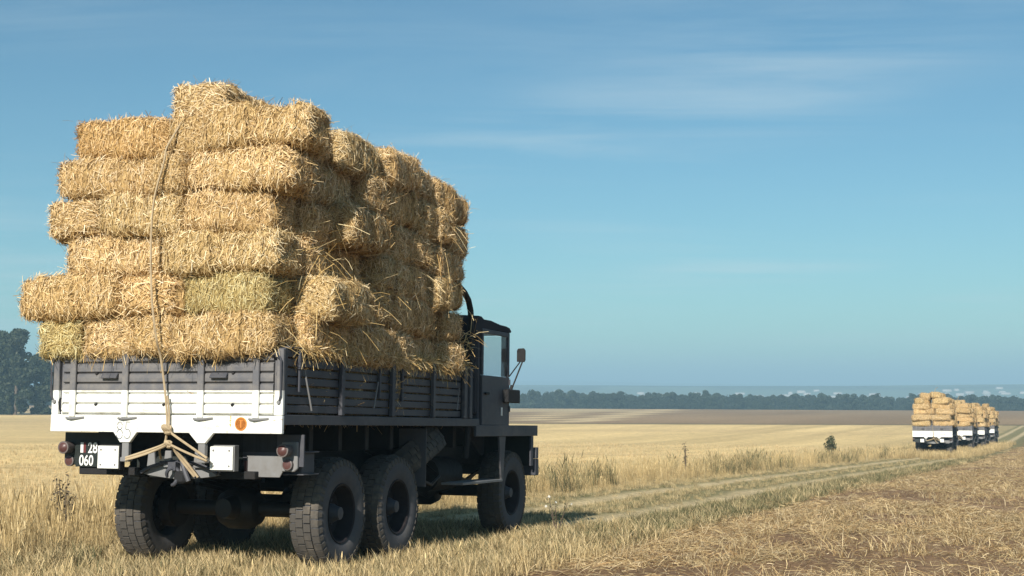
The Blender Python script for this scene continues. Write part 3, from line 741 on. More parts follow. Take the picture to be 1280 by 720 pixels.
    MB().lathe([(-.012, .205), (.0, .215), (.012, .205), (.0, .195), (-.012, .205)], 'y', 28).build('steering_wheel', M['seat'], cab, loc=(-.55, 5.42, 2.02), rot=(R(35), 0, 0))
    # bonnet, wings, bumper
    MB().prism([(5.75, 1.40), (5.75, 1.86), (6.3, 1.83), (6.72, 1.78), (6.80, 1.70), (6.80, 1.05), (6.6, .98)], 'x', -.52, .52).build('bonnet', M['grey'], root, .02)
    for i in range(7): MB().box(-.42 + i * .125, -.34 + i * .125, 6.805, 6.82, 1.15, 1.62).build('grille_bar', M['black'], root)
    for sx in (-1, 1):
        xo = lambda a, b_: sorted((sx * a, sx * b_))
        wg = MB().box(*xo(.53, 1.17), 4.62, 6.80, 1.345, 1.372)
        wg.box(*xo(1.171, 1.20), 4.60, 6.825, 1.25, 1.385)
        wg.build('wing', M['grey'], root, .004)
        MB().box(*xo(.40, 1.17), 6.64, 6.66, .865, 1.344).build('wing_front', M['dgreen'], root, .003)
        MB().prism([(6.575, .865), (6.665, .865), (6.665, 1.249), (6.575, 1.249)], 'x', *xo(1.171, 1.198)).build('wing_skirt', M['grey'], root, .003)
        MB().prism([(5.43, 1.249), (5.66, 1.249), (5.585, .72), (5.52, .72)], 'x', *xo(1.155, 1.18)).build('step_bracket', M['grey'], root, .003)
        MB().box(*xo(.93, 1.20), 4.20, 5.515, .70, .73).build('step', M['lgrey'], root, .004)
        MB().box(*xo(.55, .58), 4.3, 5.5, .72, 1.33).build('splash_panel', M['black'], root, .003)
        MB().lathe([(.0, .09), (.07, .095), (.10, .085), (.105, 0)], 'y', 20, (sx * .85, 6.66, 1.14)).build('headlamp', M['lens'], root, smooth=40)
        MB().box(*xo(1.19, 1.27), 5.50, 5.93, 1.66, 1.825).build('side_box', M['black'], root, .01)
    MB().box(-1.20, 1.20, 6.74, 6.88, .735, .95).build('front_bumper', M['grey'], root, .01)
    MB().box(1.16, 1.21, 6.745, 6.835, .955, 1.10).build('bumper_horn', M['grey'], root, .004)
    ex = MB().tube([(1.10, 4.52, 1.0), (1.13, 4.52, 1.4), (1.15, 4.52, 2.58), (1.15, 4.50, 2.72), (1.15, 4.43, 2.83), (1.15, 4.30, 2.91), (1.15, 4.12, 2.97)], .036, 12)
    ex.build('exhaust_stack', M['black'], root, smooth=50)
    return root

truck = empty('army_truck', TRUCK_M)
build_truck(truck)
tag(truck, 'large dark grey army truck in the foreground with number 85 on white tailgate', 'truck', 'trucks hauling straw along the track')

# ------------------------------------------------------------------ straw bales
def bale_meshes(seed):
    r = np.random.default_rng(seed); L, W, H = 1.0, .46, .36
    # body: a box skin, corners rounded, pressed in flakes along its length
    n = (26, 13, 11); V, F = [], []
    hs = np.array([L, W, H]) / 2 - .008
    for ax in range(3):
        u, w = [a for a in range(3) if a != ax]
        for sg in (-1, 1):
            nu, nw = n[u], n[w]; k = len(V)
            for i in range(nu + 1):
                for j in range(nw + 1):
                    p = np.zeros(3); p[ax] = sg * hs[ax]; p[u] = hs[u] * (2 * i / nu - 1); p[w] = hs[w] * (2 * j / nw - 1); V.append(p)
            for i in range(nu):
                for j in range(nw):
                    q = (k + i * (nw + 1) + j, k + (i + 1) * (nw + 1) + j, k + (i + 1) * (nw + 1) + j + 1, k + i * (nw + 1) + j + 1)
                    F.append(q if (sg > 0) == (ax != 1) else q[::-1])
    V = np.array(V)
    cuts = np.sort(r.uniform(-.5, .5, 11)); offs = r.normal(0, .014, 13)
    def shape(P):
        rad = .075; inner = np.clip(P, -(hs - rad), hs - rad); d = P - inner; l = np.linalg.norm(d, axis=1, keepdims=True) + 1e-9
        Q = inner + d / l * np.minimum(l, rad)
        nrm = d / l
        bulge = .022 * np.cos(Q[:, 0] * 2.6) * np.cos(Q[:, 1] * 3)
        fl = offs[np.searchsorted(cuts, Q[:, 0])]
        nz =   .060 * (fbm(Q[:, 0] * 9 + Q[:, 1] * 7 + seed, Q[:, 2] * 10 - Q[:, 1] * 8, seed, 3) - .5)
        e = (np.abs(nrm[:, 0]) < .9)
        tw = -.022 * e * (np.exp(-((np.abs(Q[:, 1]) - .115) / .022) ** 2)) * (np.abs(nrm[:, 2]) > .5)
        return Q + nrm * (bulge + fl * e + nz + tw)[:, None], nrm
    VS, _ = shape(V)
    # slight skew and sag so that no two are square
    sk = r.normal(0, .03, 3)
    def warp(P):
        P = P.copy(); P[:, 1] += sk[0] * P[:, 0] + .025 * sk[1] / .03 * np.sin(P[:, 0] * 3); P[:, 2] += sk[2] * .5 * P[:, 1] + .012 * np.sin(P[:, 0] * 3 + seed); return P
    # stalks lying on and out of the skin
    ns = 7000
    area = np.array([W * H, L * H, L * W]); area /= area.sum()
    ax = r.choice(3, ns, p=area); sg = r.choice((-1, 1), ns); P = (r.random((ns, 3)) * 2 - 1) * hs
    P[np.arange(ns), ax] = sg * hs[ax]
    PS, nr = shape(P); bad = np.linalg.norm(nr, axis=1) < .5; nr[bad] = 0; nr[bad, 2] = 1
    t = r.normal(0, 1, (ns, 3)); t[:, 0] *= np.where(ax == 0, 1, .55); t[:, 2] *= np.where(ax == 1, 1.2, 1)
    t -= nr * np.sum(t * nr, 1, keepdims=True); t /= np.linalg.norm(t, axis=1, keepdims=True) + 1e-9
    out = np.abs(r.normal(0, .15, ns)); stick = r.random(ns) < .035; out[stick] = r.uniform(.5, 2.2, stick.sum())
    d = t + nr * out[:, None]; d /= np.linalg.norm(d, axis=1, keepdims=True)
    ln = r.uniform(.025, .10, ns) * np.where(stick, r.uniform(.8, 1.5, ns), 1); w = r.uniform(.0026, .0062, ns)
    sd = np.cross(d, nr); sd /= np.linalg.norm(sd, axis=1, keepdims=True) + 1e-9; sd = sd + nr * r.normal(0, .4, ns)[:, None]
    base = PS + nr * r.uniform(-.004, .010, ns)[:, None]; mid = base + d * (ln * .5)[:, None]; tip = base + d * ln[:, None] + (t * r.normal(0, .25, ns)[:, None] - nr * r.uniform(0, .35, ns)[:, None]) * (ln * .5)[:, None]
    a = sd * (w / 2)[:, None]
    SV = np.stack([base - a, base + a, mid - a, mid + a, tip - a * .7, tip + a * .7], 1)
    k = np.arange(ns)[:, None] * 6
    SF = np.concatenate([k + np.array([[0, 1, 3, 2]]), k + np.array([[2, 3, 5, 4]])])
    pal = np.array([(.78, .585, .325), (.67, .48, .235), (.83, .66, .41), (.52, .345, .145), (.26, .155, .06), (.89, .75, .52)])
    sc = pal[r.choice(6, ns, p=(.24, .22, .17, .15, .12, .10))] * r.uniform(.8, 1.15, (ns, 1))
    VS = warp(VS); SV = warp(SV.reshape(-1, 3))
    lift = np.array([0, 0, H / 2])
    body = np_mesh('bale_body', VS + lift, F, M['bale'], smooth=True)
    stalks = np_mesh('stalks', SV + lift, SF, M['straw'], np.repeat(sc, 6, 0))
    # one mesh per bale: pressed body + stalks
    bm = bmesh.new(); bm.from_mesh(body); bmesh.ops.remove_doubles(bm, verts=bm.verts, dist=.0005); bm.to_mesh(body); bm.free()
    b0 = body; nv = len(b0.vertices)
    me = bpy.data.meshes.new('straw_bale')
    co = np.empty(nv * 3, np.float32); b0.vertices.foreach_get('co', co)
    allv = np.concatenate([co.reshape(-1, 3), SV + lift]); bf = [tuple(p.vertices) for p in b0.polygons]
    allf = bf + [tuple(int(i) + nv for i in q) for q in SF]
    me.from_pydata(allv.tolist(), [], allf); me.materials.append(M['bale']); me.materials.append(M['straw'])
    mi = np.concatenate([np.zeros(len(bf), np.int32), np.ones(len(SF), np.int32)]); me.polygons.foreach_set('material_index', mi)
    me.polygons.foreach_set('use_smooth', np.concatenate([np.ones(len(bf), bool), np.zeros(len(SF), bool)]))
    cc = np.ones((len(allv), 3), np.float32); cc[nv:] = np.repeat(sc, 6, 0); set_col(me, cc); me.update()
    bpy.data.meshes.remove(body); bpy.data.meshes.remove(stalks)
    return me
BALES = [bale_meshes(100 + i) for i in range(9)]
ORD = ['first', 'second', 'third', 'fourth', 'fifth', 'sixth', 'seventh', 'eighth', 'ninth', 'tenth', 'eleventh', 'twelfth']
ROW = ['bottom row', 'second row', 'third row', 'fourth row', 'fifth row', 'sixth row', 'seventh row']
_bn = [0]
def bale(M4, label, group, tint=None, scale=(1, 1, 1)):
    o = bpy.data.objects.new('straw_bale', BALES[_bn[0] % len(BALES)]); _bn[0] += 1; COL.objects.link(o)
    o.matrix_world = M4 @ Matrix.Diagonal((*scale, 1))
    g = random.gauss(1.0, .05); t = tint or random.choice([(1, 1, 1), (1.03, .99, .93), (1, .97, .9), (.96, .97, .93), (1.02, 1.0, .97)])
    o.color = (t[0] * g, t[1] * g, t[2] * g, 1)
    return tag(o, label, 'straw bale', group)
def bale_at(RM, cx, cy, z, along, label, group, length=1.0, height=.36, width=.46, jit=1.0, tint=None, roll=0.0):
    a = (0 if along == 'x' else 90) + random.choice((0, 180)) + random.gauss(0, 2.0) * jit
    m = RM @ Matrix.Translation((cx, cy, z)) @ Euler((R(random.gauss(0, 1.2) * jit), R(random.gauss(0, 1.4) * jit + roll), R(a))).to_matrix().to_4x4()
    return bale(m, label, group, tint, (length * .98, width / .46 * 1.0, height / .36 * 1.0))

Z0, HB = 1.975, .362
random.seed(33)
G_NEAR = 'straw bales stacked on the nearest truck'
# rear face: (left edge, right edge, lying lengthwise or end-on, push towards the camera)
REAR = [
    [(-1.30, -.86, 'e', .02), (-.85, -.33, 'e', -.02), (-.32, .13, 'e', .03), (.13, 1.14, 'l', .04)],
    [(-1.50, -.44, 'l', .06), (-.43, .18, 'e', .07), (.19, 1.08, 'l', .0)],
    [(-1.05, .01, 'l', -.02), (.02, 1.18, 'l', .04)],
    [(-1.27, -.70, 'e', .0), (-.68, .20, 'l', .05), (.21, 1.10, 'l', .03)],
    [(-1.18, -.12, 'l', .0), (-.12, .22, 'e', .10), (.23, 1.36, 'l', .10)],
    [(-1.03, .03, 'l', .0), (.04, .42, 'e', .04), (.40, 1.48, 'l', .08)],
    [(.02, .58, 'e', .02)],
]
GREENISH = (.86, .93, .80); BROWNISH = (.86, .78, .66)
for k, row in enumerate(REAR):
    for i, (a, b_, ty, push) in enumerate(row):
        w = b_ - a; z = Z0 + k * HB - (.10 if k == 6 else 0)
        tint = GREENISH if (k, i) in ((1, 2), (0, 0)) else BROWNISH if (k, i) in ((5, 0),) else None
        if k == 6: lab = 'single straw bale crowning the top of the nearest truck load'
        else: lab = 'straw bale %s %s from left in %s on rear face of nearest truck' % ('lying lengthwise,' if ty == 'l' else 'set end-on,', ORD[i], ROW[k])
        if ty == 'l': bale_at(truck.matrix_world, (a + b_) / 2, .11 - push, z, 'x', lab, G_NEAR, length=w, height=HB, tint=tint)
        else: bale_at(truck.matrix_world, (a + b_) / 2, .38 - push, z, 'y', lab, G_NEAR, width=w, height=HB, tint=tint)
# right side, from the tail to the cab: (kind, how far it stands out)
SIDE = [
    [('e', 0), ('e', -.02), ('l', -.02), ('e', 0), ('l', .0), ('e', .03)],
    [('l', .16), ('e', .0), ('e', -.02), ('l', .02), ('e', .0), ('e', .06)],
    [('e', -.02), ('l', -.04), ('e', -.02), ('l', .0), ('l', .09)],
    [('e', -.03), ('l', .17), ('e', .0), ('e', .03), ('e', .06), ('l', .12)],
    [('l', .04), ('e', .0), ('l', .05), ('e', .02), ('e', .10), ('e', .12)],
    [('e', .02), ('l', .06), ('l', .08), ('e', .07), ('l', .02)],
]
for k, row in enumerate(SIDE):
    lens = [1.0 if t == 'l' else .47 for t, _ in row]; y = .36; sc_ = (3.98 - y) / sum(lens)
    for i, ((ty, out), L) in enumerate(zip(row, lens)):
        L *= sc_; z = Z0 + k * HB + (random.uniform(-.05, .06) if k == 5 else random.gauss(0, .008)); out = min(out + random.gauss(0, .045), .07 if i == len(row) - 1 else .2)
        lab = 'straw bale %s %s from tail in %s, shaded side of nearest truck' % ('lying lengthwise,' if ty == 'l' else 'set end-on,', ORD[i], ROW[k])
        last = len(row) - 1 - i; hf = .915 if last == 0 else .965 if last == 1 else 1.0; z -= k * HB * (1 - hf)
        if ty == 'l': bale_at(truck.matrix_world, 1.0 + out, y + L / 2, z, 'y', lab, G_NEAR, length=L * .96, height=HB * .98 * hf, jit=1.9)
        else: bale_at(truck.matrix_world, .74 + out, y + L / 2, z, 'x', lab, G_NEAR, width=L * .94, height=HB * .98 * hf, jit=1.9)
        y += L
# hidden far side and the crown of the load
for k in range(6):
    for i in range(4):
        bale_at(truck.matrix_world, -.98, .80 + i * .92, Z0 + k * HB, 'y', 'straw bale %s from tail in %s on hidden left side of nearest truck' % (ORD[i], ROW[k]), G_NEAR, length=.93, height=HB)
for i in range(6):
    bale_at(truck.matrix_world, -.20, .75 + i * .55, Z0 + 5 * HB, 'x', 'straw bale %s from tail in middle of top layer on nearest truck' % ORD[i], G_NEAR, length=1.05, height=HB, width=.5)

for j, xx in enumerate((-.86, .86)):
    for i in range(4):
        bale_at(truck.matrix_world, xx, .62 + i * 1.0, 1.464, 'y', 'straw bale %s from tail inside the bed behind the %s boards, nearest truck' % (ORD[i], ('left', 'right')[j]), G_NEAR, length=1.0, height=.51, width=.5, jit=.3)
for i in range(3):
    bale_at(truck.matrix_world, -.02, .40 + i * 1.5, 1.464, 'x', 'straw bale %s from tail in the middle of the bed, nearest truck' % ORD[i], G_NEAR, length=1.15, height=.51, width=.6, jit=.3)
# loose straw caught on the ledges and hanging from the load
def loose_straw(name, lines, label):
    V, F, C = [], [], []
    r = np.random.default_rng(55); pal = np.array([(.72, .52, .23), (.62, .42, .16), (.80, .64, .36), (.42, .27, .10)])
    for (p, q, n, spread, ln, down) in lines:
        p, q = np.array(p), np.array(q)
        for i in range(n):
            b = p + (q - p) * r.random() + r.normal(0, 1, 3) * np.array(spread); d = r.normal(0, 1, 3); d[2] -= down; d /= np.linalg.norm(d)
            L = r.uniform(*ln); s = np.cross(d, r.normal(0, 1, 3)); s /= np.linalg.norm(s); w = r.uniform(.003, .006); k = len(V)
            e = b + d * L * .5; t = b + d * L + np.array([0, 0, -.15 * L]); col = pal[r.integers(4)] * r.uniform(.8, 1.15)
            V += [b - s * w / 2, b + s * w / 2, e - s * w / 2, e + s * w / 2, t - s * w / 2, t + s * w / 2]; C += [col] * 6
            F += [(k, k + 1, k + 3, k + 2), (k + 2, k + 3, k + 5, k + 4)]
    o = link(name, np_mesh(name, V, F, M['straw'], np.array(C))); o.matrix_world = truck.matrix_world
    return tag(o, label, 'straw', kind='stuff')
loose_straw('loose_straw', [
    ((1.19, .3, 2.06), (1.19, 4.2, 2.06), 2600, (.03, .1, .018), (.06, .16), .3),
    ((1.21, .3, 2.04), (1.21, 4.2, 2.04), 120, (.01, .1, .03), (.08, .22), 1.6),
    ((-1.1, -.07, 2.03), (1.15, -.07, 2.03), 130, (.1, .02, .02), (.06, .18), 1.6),
    ((1.25, .2, 2.2), (1.3, .6, 3.2), 90, (.08, .1, .1), (.15, .35), .5),
    ((1.25, .9, 2.2), (1.3, 3.6, 3.5), 160, (.04, .2, .12), (.12, .35), .6),
    ((-1.0, .1, 4.12), (1.1, 3.0, 4.12), 120, (.05, .2, .01), (.05, .13), -.5),
    ((1.16, 4.0, 2.1), (1.2, 4.25, 2.4), 110, (.05, .05, .1), (.1, .28), .4),
], 'loose straw caught on the side boards and sticking out of the load')
# ------------------------------------------------------------------ rope over the load
def smooth_path(pts, n=6):
    P = [Vector(p) for p in pts]; out = []
    for i in range(len(P) - 1):
        p0, p1, p2, p3 = P[max(i - 1, 0)], P[i], P[i + 1], P[min(i + 2, len(P) - 1)]
        for j in range(n):
            t = j / n
            out.append(.5 * ((2 * p1) + (p2 - p0) * t + (2 * p0 - 5 * p1 + 4 * p2 - p3) * t * t + (3 * p1 - p0 - 3 * p2 + p3) * t ** 3))
    return out + [P[-1]]
rope = empty('tie_rope', TRUCK_M)
tag(rope, 'tan rope hanging over the rear of the straw load, tied below tailgate', 'rope')
LR = -.20
long_ = [(.34, .45, 4.40), (.25, .10, 4.32), (.215, -.07, 4.22), (.165, -.17, 4.02), (.10, -.25, 3.82), (.085, -.265, 3.69), (.0, -.27, 3.36), (-.02, -.27, 3.0), (.015, -.285, 2.5), (.05, -.25, 2.14), (.035, -.15, 1.97), (.042, -.085, 1.72), (.06, -.065, 1.50), (.072, -.062, 1.34)]
MB().tube(smooth_path(long_), .0105, 6).build('hanging_strand', M['rope'], rope, smooth=60)
MB().tube(smooth_path([(.09, -.07, 1.34), (.085, -.06, 1.48), (.07, -.075, 1.62)]), .009, 6).build('knot_tail', M['rope'], rope, smooth=60)
kn = MB()
for i in range(4):
    a = i * .8; kn.tube([(.076 + .034 * math.cos(t + a), -.075 + .022 * math.sin(t * 2), 1.32 + .036 * math.sin(t)) for t in np.linspace(0, 5.6, 12)], .014, 6)
kn.build('knot', M['rope'], rope, smooth=60)
strands = [[(.015, -.07, 1.30), (.0, -.06, 1.23), (-.02, -.06, 1.19), (-.20, -.05, 1.13), (-.42, -.05, 1.065)],
           [(.03, -.06, 1.20), (-.03, -.06, 1.165), (-.22, -.05, 1.10), (-.42, -.05, 1.045)],
           [(.04, -.07, 1.30), (.20, -.05, 1.20), (.42, -.05, 1.075)],
           [(.03, -.06, 1.195), (.20, -.05, 1.125), (.42, -.05, 1.05)],
           [(.0, -.055, 1.20), (-.10, .0, 1.14), (-.17, .13, 1.06)],
           [(.03, -.06, 1.19), (.12, .05, 1.06), (.24, .10, .90)],
           [(.05, -.06, 1.19), (.10, .03, 1.06), (.21, .09, .905)]]
for i, p in enumerate(strands): MB().tube(smooth_path([(q[0] + .06, q[1], q[2]) for q in p], 4), .0115, 6).build('tied_strand', M['rope'], rope, smooth=60)
k2 = MB()
for a in (0, 1.1, 2.3): k2.tube([(.09 + .028 * math.cos(t + a), -.065 + .018 * math.sin(2 * t), 1.19 + .028 * math.sin(t)) for t in np.linspace(0, 5.6, 10)], .012, 6)
k2.build('knot', M['rope'], rope, smooth=60)

# ------------------------------------------------------------------ the four trucks far down the track
FAR = [(82.0, 'first'), (105.7, 'second'), (120.7, 'third'), (134.8, 'fourth')]
WHICH = ['first far truck', 'second far truck', 'third far truck', 'fourth far truck']
SKIP = ('stencil_number', 'lettering', 'flag_band', 'faded_lettering', 'round_placard', 'rivet', 'bolt', 'latch_chain', 'hinge', 'hook', 'latch', 'latch_rod', 'decal', 'steering_wheel', 'grille_bar',
        'tow_hook', 'hook_socket', 'tow_lug', 'beam_lip', 'drive_shaft', 'spare_wheel_cradle', 'reflector', 'knot')
for ti, (s, nm) in enumerate(FAR):
    of = (-.84, -1.2, -1.15, -1.05)[ti]; x, y = from_track(of, s); z = float(ground_z(x, y)); x2, y2 = from_track(of, s + 5.5); z2 = float(ground_z(x2, y2))
    hd = math.atan2(x2 - x, y2 - y); tl = math.atan2(z - z2, 5.5)
    FM = Matrix.Translation((x, y, z - .08)) @ Euler((-tl, 0, -hd - R((-1.5, .5, 1.0, .5)[ti]))).to_matrix().to_4x4()
    t = copy_tree(truck, None, SKIP); t.matrix_world = FM
    tag(t, 'grey army truck with white tailgate, %s, counted from the camera' % WHICH[ti], 'truck', 'trucks hauling straw along the track')
    G = 'straw bales on the %s' % WHICH[ti]
    RWS = [[(-1.2, -.1), (-.1, 1.2)], [(-1.22, .0), (.0, 1.2)], [(-1.2, -.35), (-.35, .15), (.15, 1.18)], [(-1.2, -.15), (-.1, 1.1)], [(-1.05, -.5), (-.48, .0), (.0, 1.0)], [(-.70, -.15), (-.12, .45)]]
    if ti < 2:
        rp = copy_tree(rope); rp.matrix_world = FM; rp['label'] = 'rope hanging down the rear of the straw load on the ' + WHICH[ti]
    for k, row in enumerate(RWS):
        if ti > 1 and k == 5: row = row[:1]
        for i, (a, b_) in enumerate(row):
            w = b_ - a; zz = Z0 + k * .35 - (.06 if k == 5 else 0); e = w < .7
            lab = 'straw bale %s from left in %s on rear of %s' % (ORD[i], ROW[k], WHICH[ti])
            bale_at(FM, (a + b_) / 2 + random.gauss(0, .07), (.34 if e else .12) + random.gauss(0, .05), zz + random.gauss(0, .015), 'y' if e else 'x', lab, G, length=1 if e else w, width=w if e else .46, height=.35, jit=2.6)
    for k in range(6):
        n = 4; wd = 1.02; placed = 0
        for i in range(n):
            xx = 1.0 if k < 4 else (.82 if k == 4 else .3)
            if k == 5 and random.random() < .35: continue
            lab = 'straw bale %s from the tail in %s on shaded side of %s' % (ORD[placed], ROW[k], WHICH[ti]); placed += 1
            bale_at(FM, xx + random.gauss(0, .06), .88 + i * wd, Z0 + k * .35 - (.06 if k == 5 else 0) + random.gauss(0, .02), 'y', lab, G, length=wd, height=.35, jit=2.4)

# ------------------------------------------------------------------ trees
def crown_cards(n, blobs, leaf, cols, seed, shell=.55, thin=.36):
    r = np.random.default_rng(seed); bl = np.array(blobs); wt = bl[:, 3] * bl[:, 3]; pick = r.choice(len(bl), n, p=wt / wt.sum())
    d = r.normal(0, 1, (n, 3)); d /= np.linalg.norm(d, axis=1, keepdims=True); rad = shell + (1 - shell) * r.random(n) ** .6
    P = bl[pick, :3] + d * (bl[pick, 3] * rad)[:, None] * np.array([1, 1, .85])
    keep = fbm(P[:, 0] * .5 + 50, P[:, 2] * .5 + P[:, 1] * .3, seed, 3) > thin; P, d = P[keep], d[keep]; n = len(P)
    nr = d + r.normal(0, .7, (n, 3)); nr /= np.linalg.norm(nr, axis=1, keepdims=True)
    t = np.cross(nr, r.normal(0, 1, (n, 3))); t /= np.linalg.norm(t, axis=1, keepdims=True); b = np.cross(nr, t)
    s = leaf * r.uniform(.6, 1.3, n)[:, None]
    V = np.stack([P - t * s, P - b * s * .6 + nr * s * .2, P + t * s, P + b * s * .6 + nr * s * .2], 1).reshape(-1, 3)
    C = np.array(cols)[r.integers(len(cols), size=n)] * r.uniform(.75, 1.25, (n, 1))
    return V, np.arange(n * 4).reshape(-1, 4), np.repeat(C, 4, 0)
LEAFC = [(.034, .048, .022), (.042, .056, .026), (.028, .042, .022), (.052, .062, .03)]
def tree(x, y, h, w, seed, label, base=.06):
    r = random.Random(seed); z = float(ground_z(x, y)) - .2
    root = empty('broadleaf_tree', Matrix.Translation((x, y, z))); tag(root, label, 'tree', 'trees at the left edge of the field')
    tk = MB(); tk.tube([(0, 0, -.2), (.1, 0, h * .2), (.05, .1, h * .5), (0, .0, h * .85)], [h * .022, h * .017, h * .011, h * .003], 8)
    blobs = []
    for i in range(60):
        t = r.uniform(base, 1); a = r.uniform(0, 6.28)
        env = w * (.30 + .70 * math.sin(min(1, (1.06 - t) / .70) * math.pi / 2)) * min(1, .7 + t)
        rr = env * r.uniform(.05, .80); p = (rr * math.cos(a), rr * math.sin(a), t * h * .93); blobs.append((*p, w * r.uniform(.26, .46)))
        if i < 11: tk.tube([(0, 0, max(.12, t - .2) * h), (p[0] * .5, p[1] * .5, (t - .06) * h), p], [h * .008, h * .005, h * .002], 5)
    tk.build('trunk', M['bark'], root, smooth=60)
    V, F, C = crown_cards(22000, blobs, .46, LEAFC, seed, .2)
    link('crown', np_mesh('crown', V, F, M['leaf'], C), root)
for a in ((-132, 366, 22.0, 6.4, 1, 'tall dark green tree at the left picture edge beyond stubble field'),
          (-126, 362, 22.5, 5.2, 2, 'tallest rounded dark tree between the edge tree and the truck'),
          (-121.2, 366, 16.5, 3.6, 3, 'lower dark green tree closest to the left side of the truck'),
          (-139, 372, 21.0, 6.0, 4, 'dark tree half cut off beyond the left picture edge')): tree(*a)

# woods across the shallow valley: one mass
def forest_sources():
    out = []
    for s in range(6):
        r = random.Random(s + 40); bl = []
        for i in range(9):
            t = r.uniform(.12, 1); a = r.uniform(0, 6.28); rr = 3.2 * r.uniform(.1, .8) * (1.1 - t * .6); bl.append((rr * math.cos(a), rr * math.sin(a), 1.5 + t * 8.5, r.uniform(1.3, 2.0)))
        V, F, C = crown_cards(900, bl, .50, [(.030, .046, .028), (.040, .055, .030), (.026, .040, .026)], s + 90, .6); out.append(np_mesh('crown', V, F, M['leaf'], C))
    return out
FS = forest_sources(); pts = []
for row in range(9):
    n = 420
    xx = np.linspace(-520, 560, n) + rng.normal(0, 1.8, n); yy = 655 + row * 16 + rng.normal(0, 4, n) + .05 * xx
    pts.append(np.stack([xx, yy, ground_z(xx, yy)], -1))
pts = np.concatenate(pts); n = len(pts)
pts[:, 2] = -7.6 - np.clip((pts[:, 1] - 655) / 40, 0, 3) - .008 * np.maximum(pts[:, 0], -100) + 2.0 * (fbm(pts[:, 0] / 60, pts[:, 1] / 60, 15, 3) - .5)
woods = scatter('woods', pts, rng.uniform(0, 6.28, n), rng.uniform(.60, .86, n) * np.where(rng.random(n) < .02, 1.15, 1), FS, rng.integers(0, 6, n))
tag(woods, 'dark band of woods across the valley behind the fields', 'woods', kind='stuff')

# ------------------------------------------------------------------ grass, straw and weeds
DRY = [(.58, .44, .225), (.50, .37, .175), (.64, .51, .28), (.40, .29, .14)]
GRN = [(.15, .148, .072), (.20, .18, .088), (.115, .118, .056), (.36, .29, .15)]
GDRY = [(.48, .37, .195), (.55, .42, .22), (.30, .245, .125), (.62, .49, .28)]
STR = [(.62, .475, .25), (.52, .375, .185), (.70, .56, .34), (.36, .235, .11)]
VIEW = math.tan(R(22.5))
def area_pts(o0, o1, s0, s1, dens, fall=24.0, p=2.0, clump=None):
    """random points over a strip of the track frame, thinned with distance and kept to what the lens can see (and a step beside)"""
    n = int((o1 - o0) * (s1 - s0) * dens); o = rng.uniform(o0, o1, n); s = rng.uniform(s0, s1, n); x, y = from_track(o, s)
    d = np.hypot(x, y); k = rng.random(n) < np.minimum(1, (fall / np.maximum(d, 1)) ** p)
    k &= (np.abs(x) < y * VIEW + 4) & (y > 9)
    if clump is not None: k &= (fbm(x * clump[0], y * clump[0], clump[2], 3) > clump[1])
    o, s, x, y = o[k], s[k], x[k], y[k]; return x, y, o, s
def put(name, srcs, x, y, scl, label, cat='grass', tilt=0.1, dz=-.01):
    n = len(x); z = ground_z(x, y) + dz
    ob = scatter(name, np.stack([x, y, z], -1), rng.uniform(0, 6.28, n), scl, srcs, rng.integers(0, len(srcs), n), rng.normal(0, tilt, n))
    return tag(ob, label, cat, kind='stuff')
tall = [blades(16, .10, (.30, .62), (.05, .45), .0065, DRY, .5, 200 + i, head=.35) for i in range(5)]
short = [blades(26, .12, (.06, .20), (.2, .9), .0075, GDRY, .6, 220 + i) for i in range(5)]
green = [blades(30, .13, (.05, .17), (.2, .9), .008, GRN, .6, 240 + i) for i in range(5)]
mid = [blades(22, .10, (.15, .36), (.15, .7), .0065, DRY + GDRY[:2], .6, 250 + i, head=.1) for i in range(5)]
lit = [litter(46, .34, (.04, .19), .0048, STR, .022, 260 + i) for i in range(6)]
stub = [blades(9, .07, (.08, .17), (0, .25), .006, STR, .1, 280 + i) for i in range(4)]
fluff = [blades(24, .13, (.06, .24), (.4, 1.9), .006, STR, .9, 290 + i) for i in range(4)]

x, y, o, s = area_pts(-9, -1.75, -3, 150, 42, 20, 1.55)
k = rng.random(len(x)) < (.25 + .75 * sst(-5.6, -4.4, o + 1.2 * (fbm(x * .3, y * .3, 33) - .5))) * (o > -4.6 - 1.3 * (s < 12))
x, y, s, o = x[k], y[k], s[k], o[k]
put('tall_dry_grass', tall, x, y, rng.uniform(.55, 1.1, len(x)) * (1 + np.hypot(x, y) / 320) * np.where(s > 9, .30 + .65 * sst(-1.9, -3.2, o), .72 + .28 * sst(-1.7, -3.0, o)), 'tall dry grass growing along the left edge of the track')
x, y, o, s = area_pts(-2.6, 2.75, -3, 80, 75, 19, 1.7)
k = rng.random(len(x)) > np.exp(-((np.abs(o + .3 * (fbm(x * .35, y * .35, 31) - .5)) - .96) / .40) ** 6) * (s > 7.5) * .97
x, y, o, s = x[k], y[k], o[k], s[k]
gmask = rng.random(len(x)) < .20 + .55 * sst(1.2, 1.7, o) * sst(4, 9, s)
dd = np.where((s > 8) & (o < 1.6), .55, 1 + np.hypot(x, y) / 400)
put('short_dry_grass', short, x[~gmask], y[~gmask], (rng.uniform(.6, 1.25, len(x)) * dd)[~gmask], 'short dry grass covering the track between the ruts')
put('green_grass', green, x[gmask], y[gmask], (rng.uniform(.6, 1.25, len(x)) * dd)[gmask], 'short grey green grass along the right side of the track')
x, y, o, s = area_pts(-2.6, 2.9, -3.5, 9, 24, 22, 1.5, (.5, .46, 35))
k = (s < 1.0) | (np.abs(o) > 1.25); x, y = x[k], y[k]
put('seeding_grass', mid, x, y, rng.uniform(.5, .95, len(x)), 'pale seeding grass standing around the wheels')
x, y, o, s = area_pts(2.0, 26, -4, 130, 29, 20, 1.45)
k = rng.random(len(x)) < sst(2.1, 2.9, o + .8 * (fbm(x * .4, y * .4, 34) - .5)) * (.16 + .95 * sst(.38, .64, fbm(x * .55, y * .55, 36, 3)))
x, y = x[k], y[k]
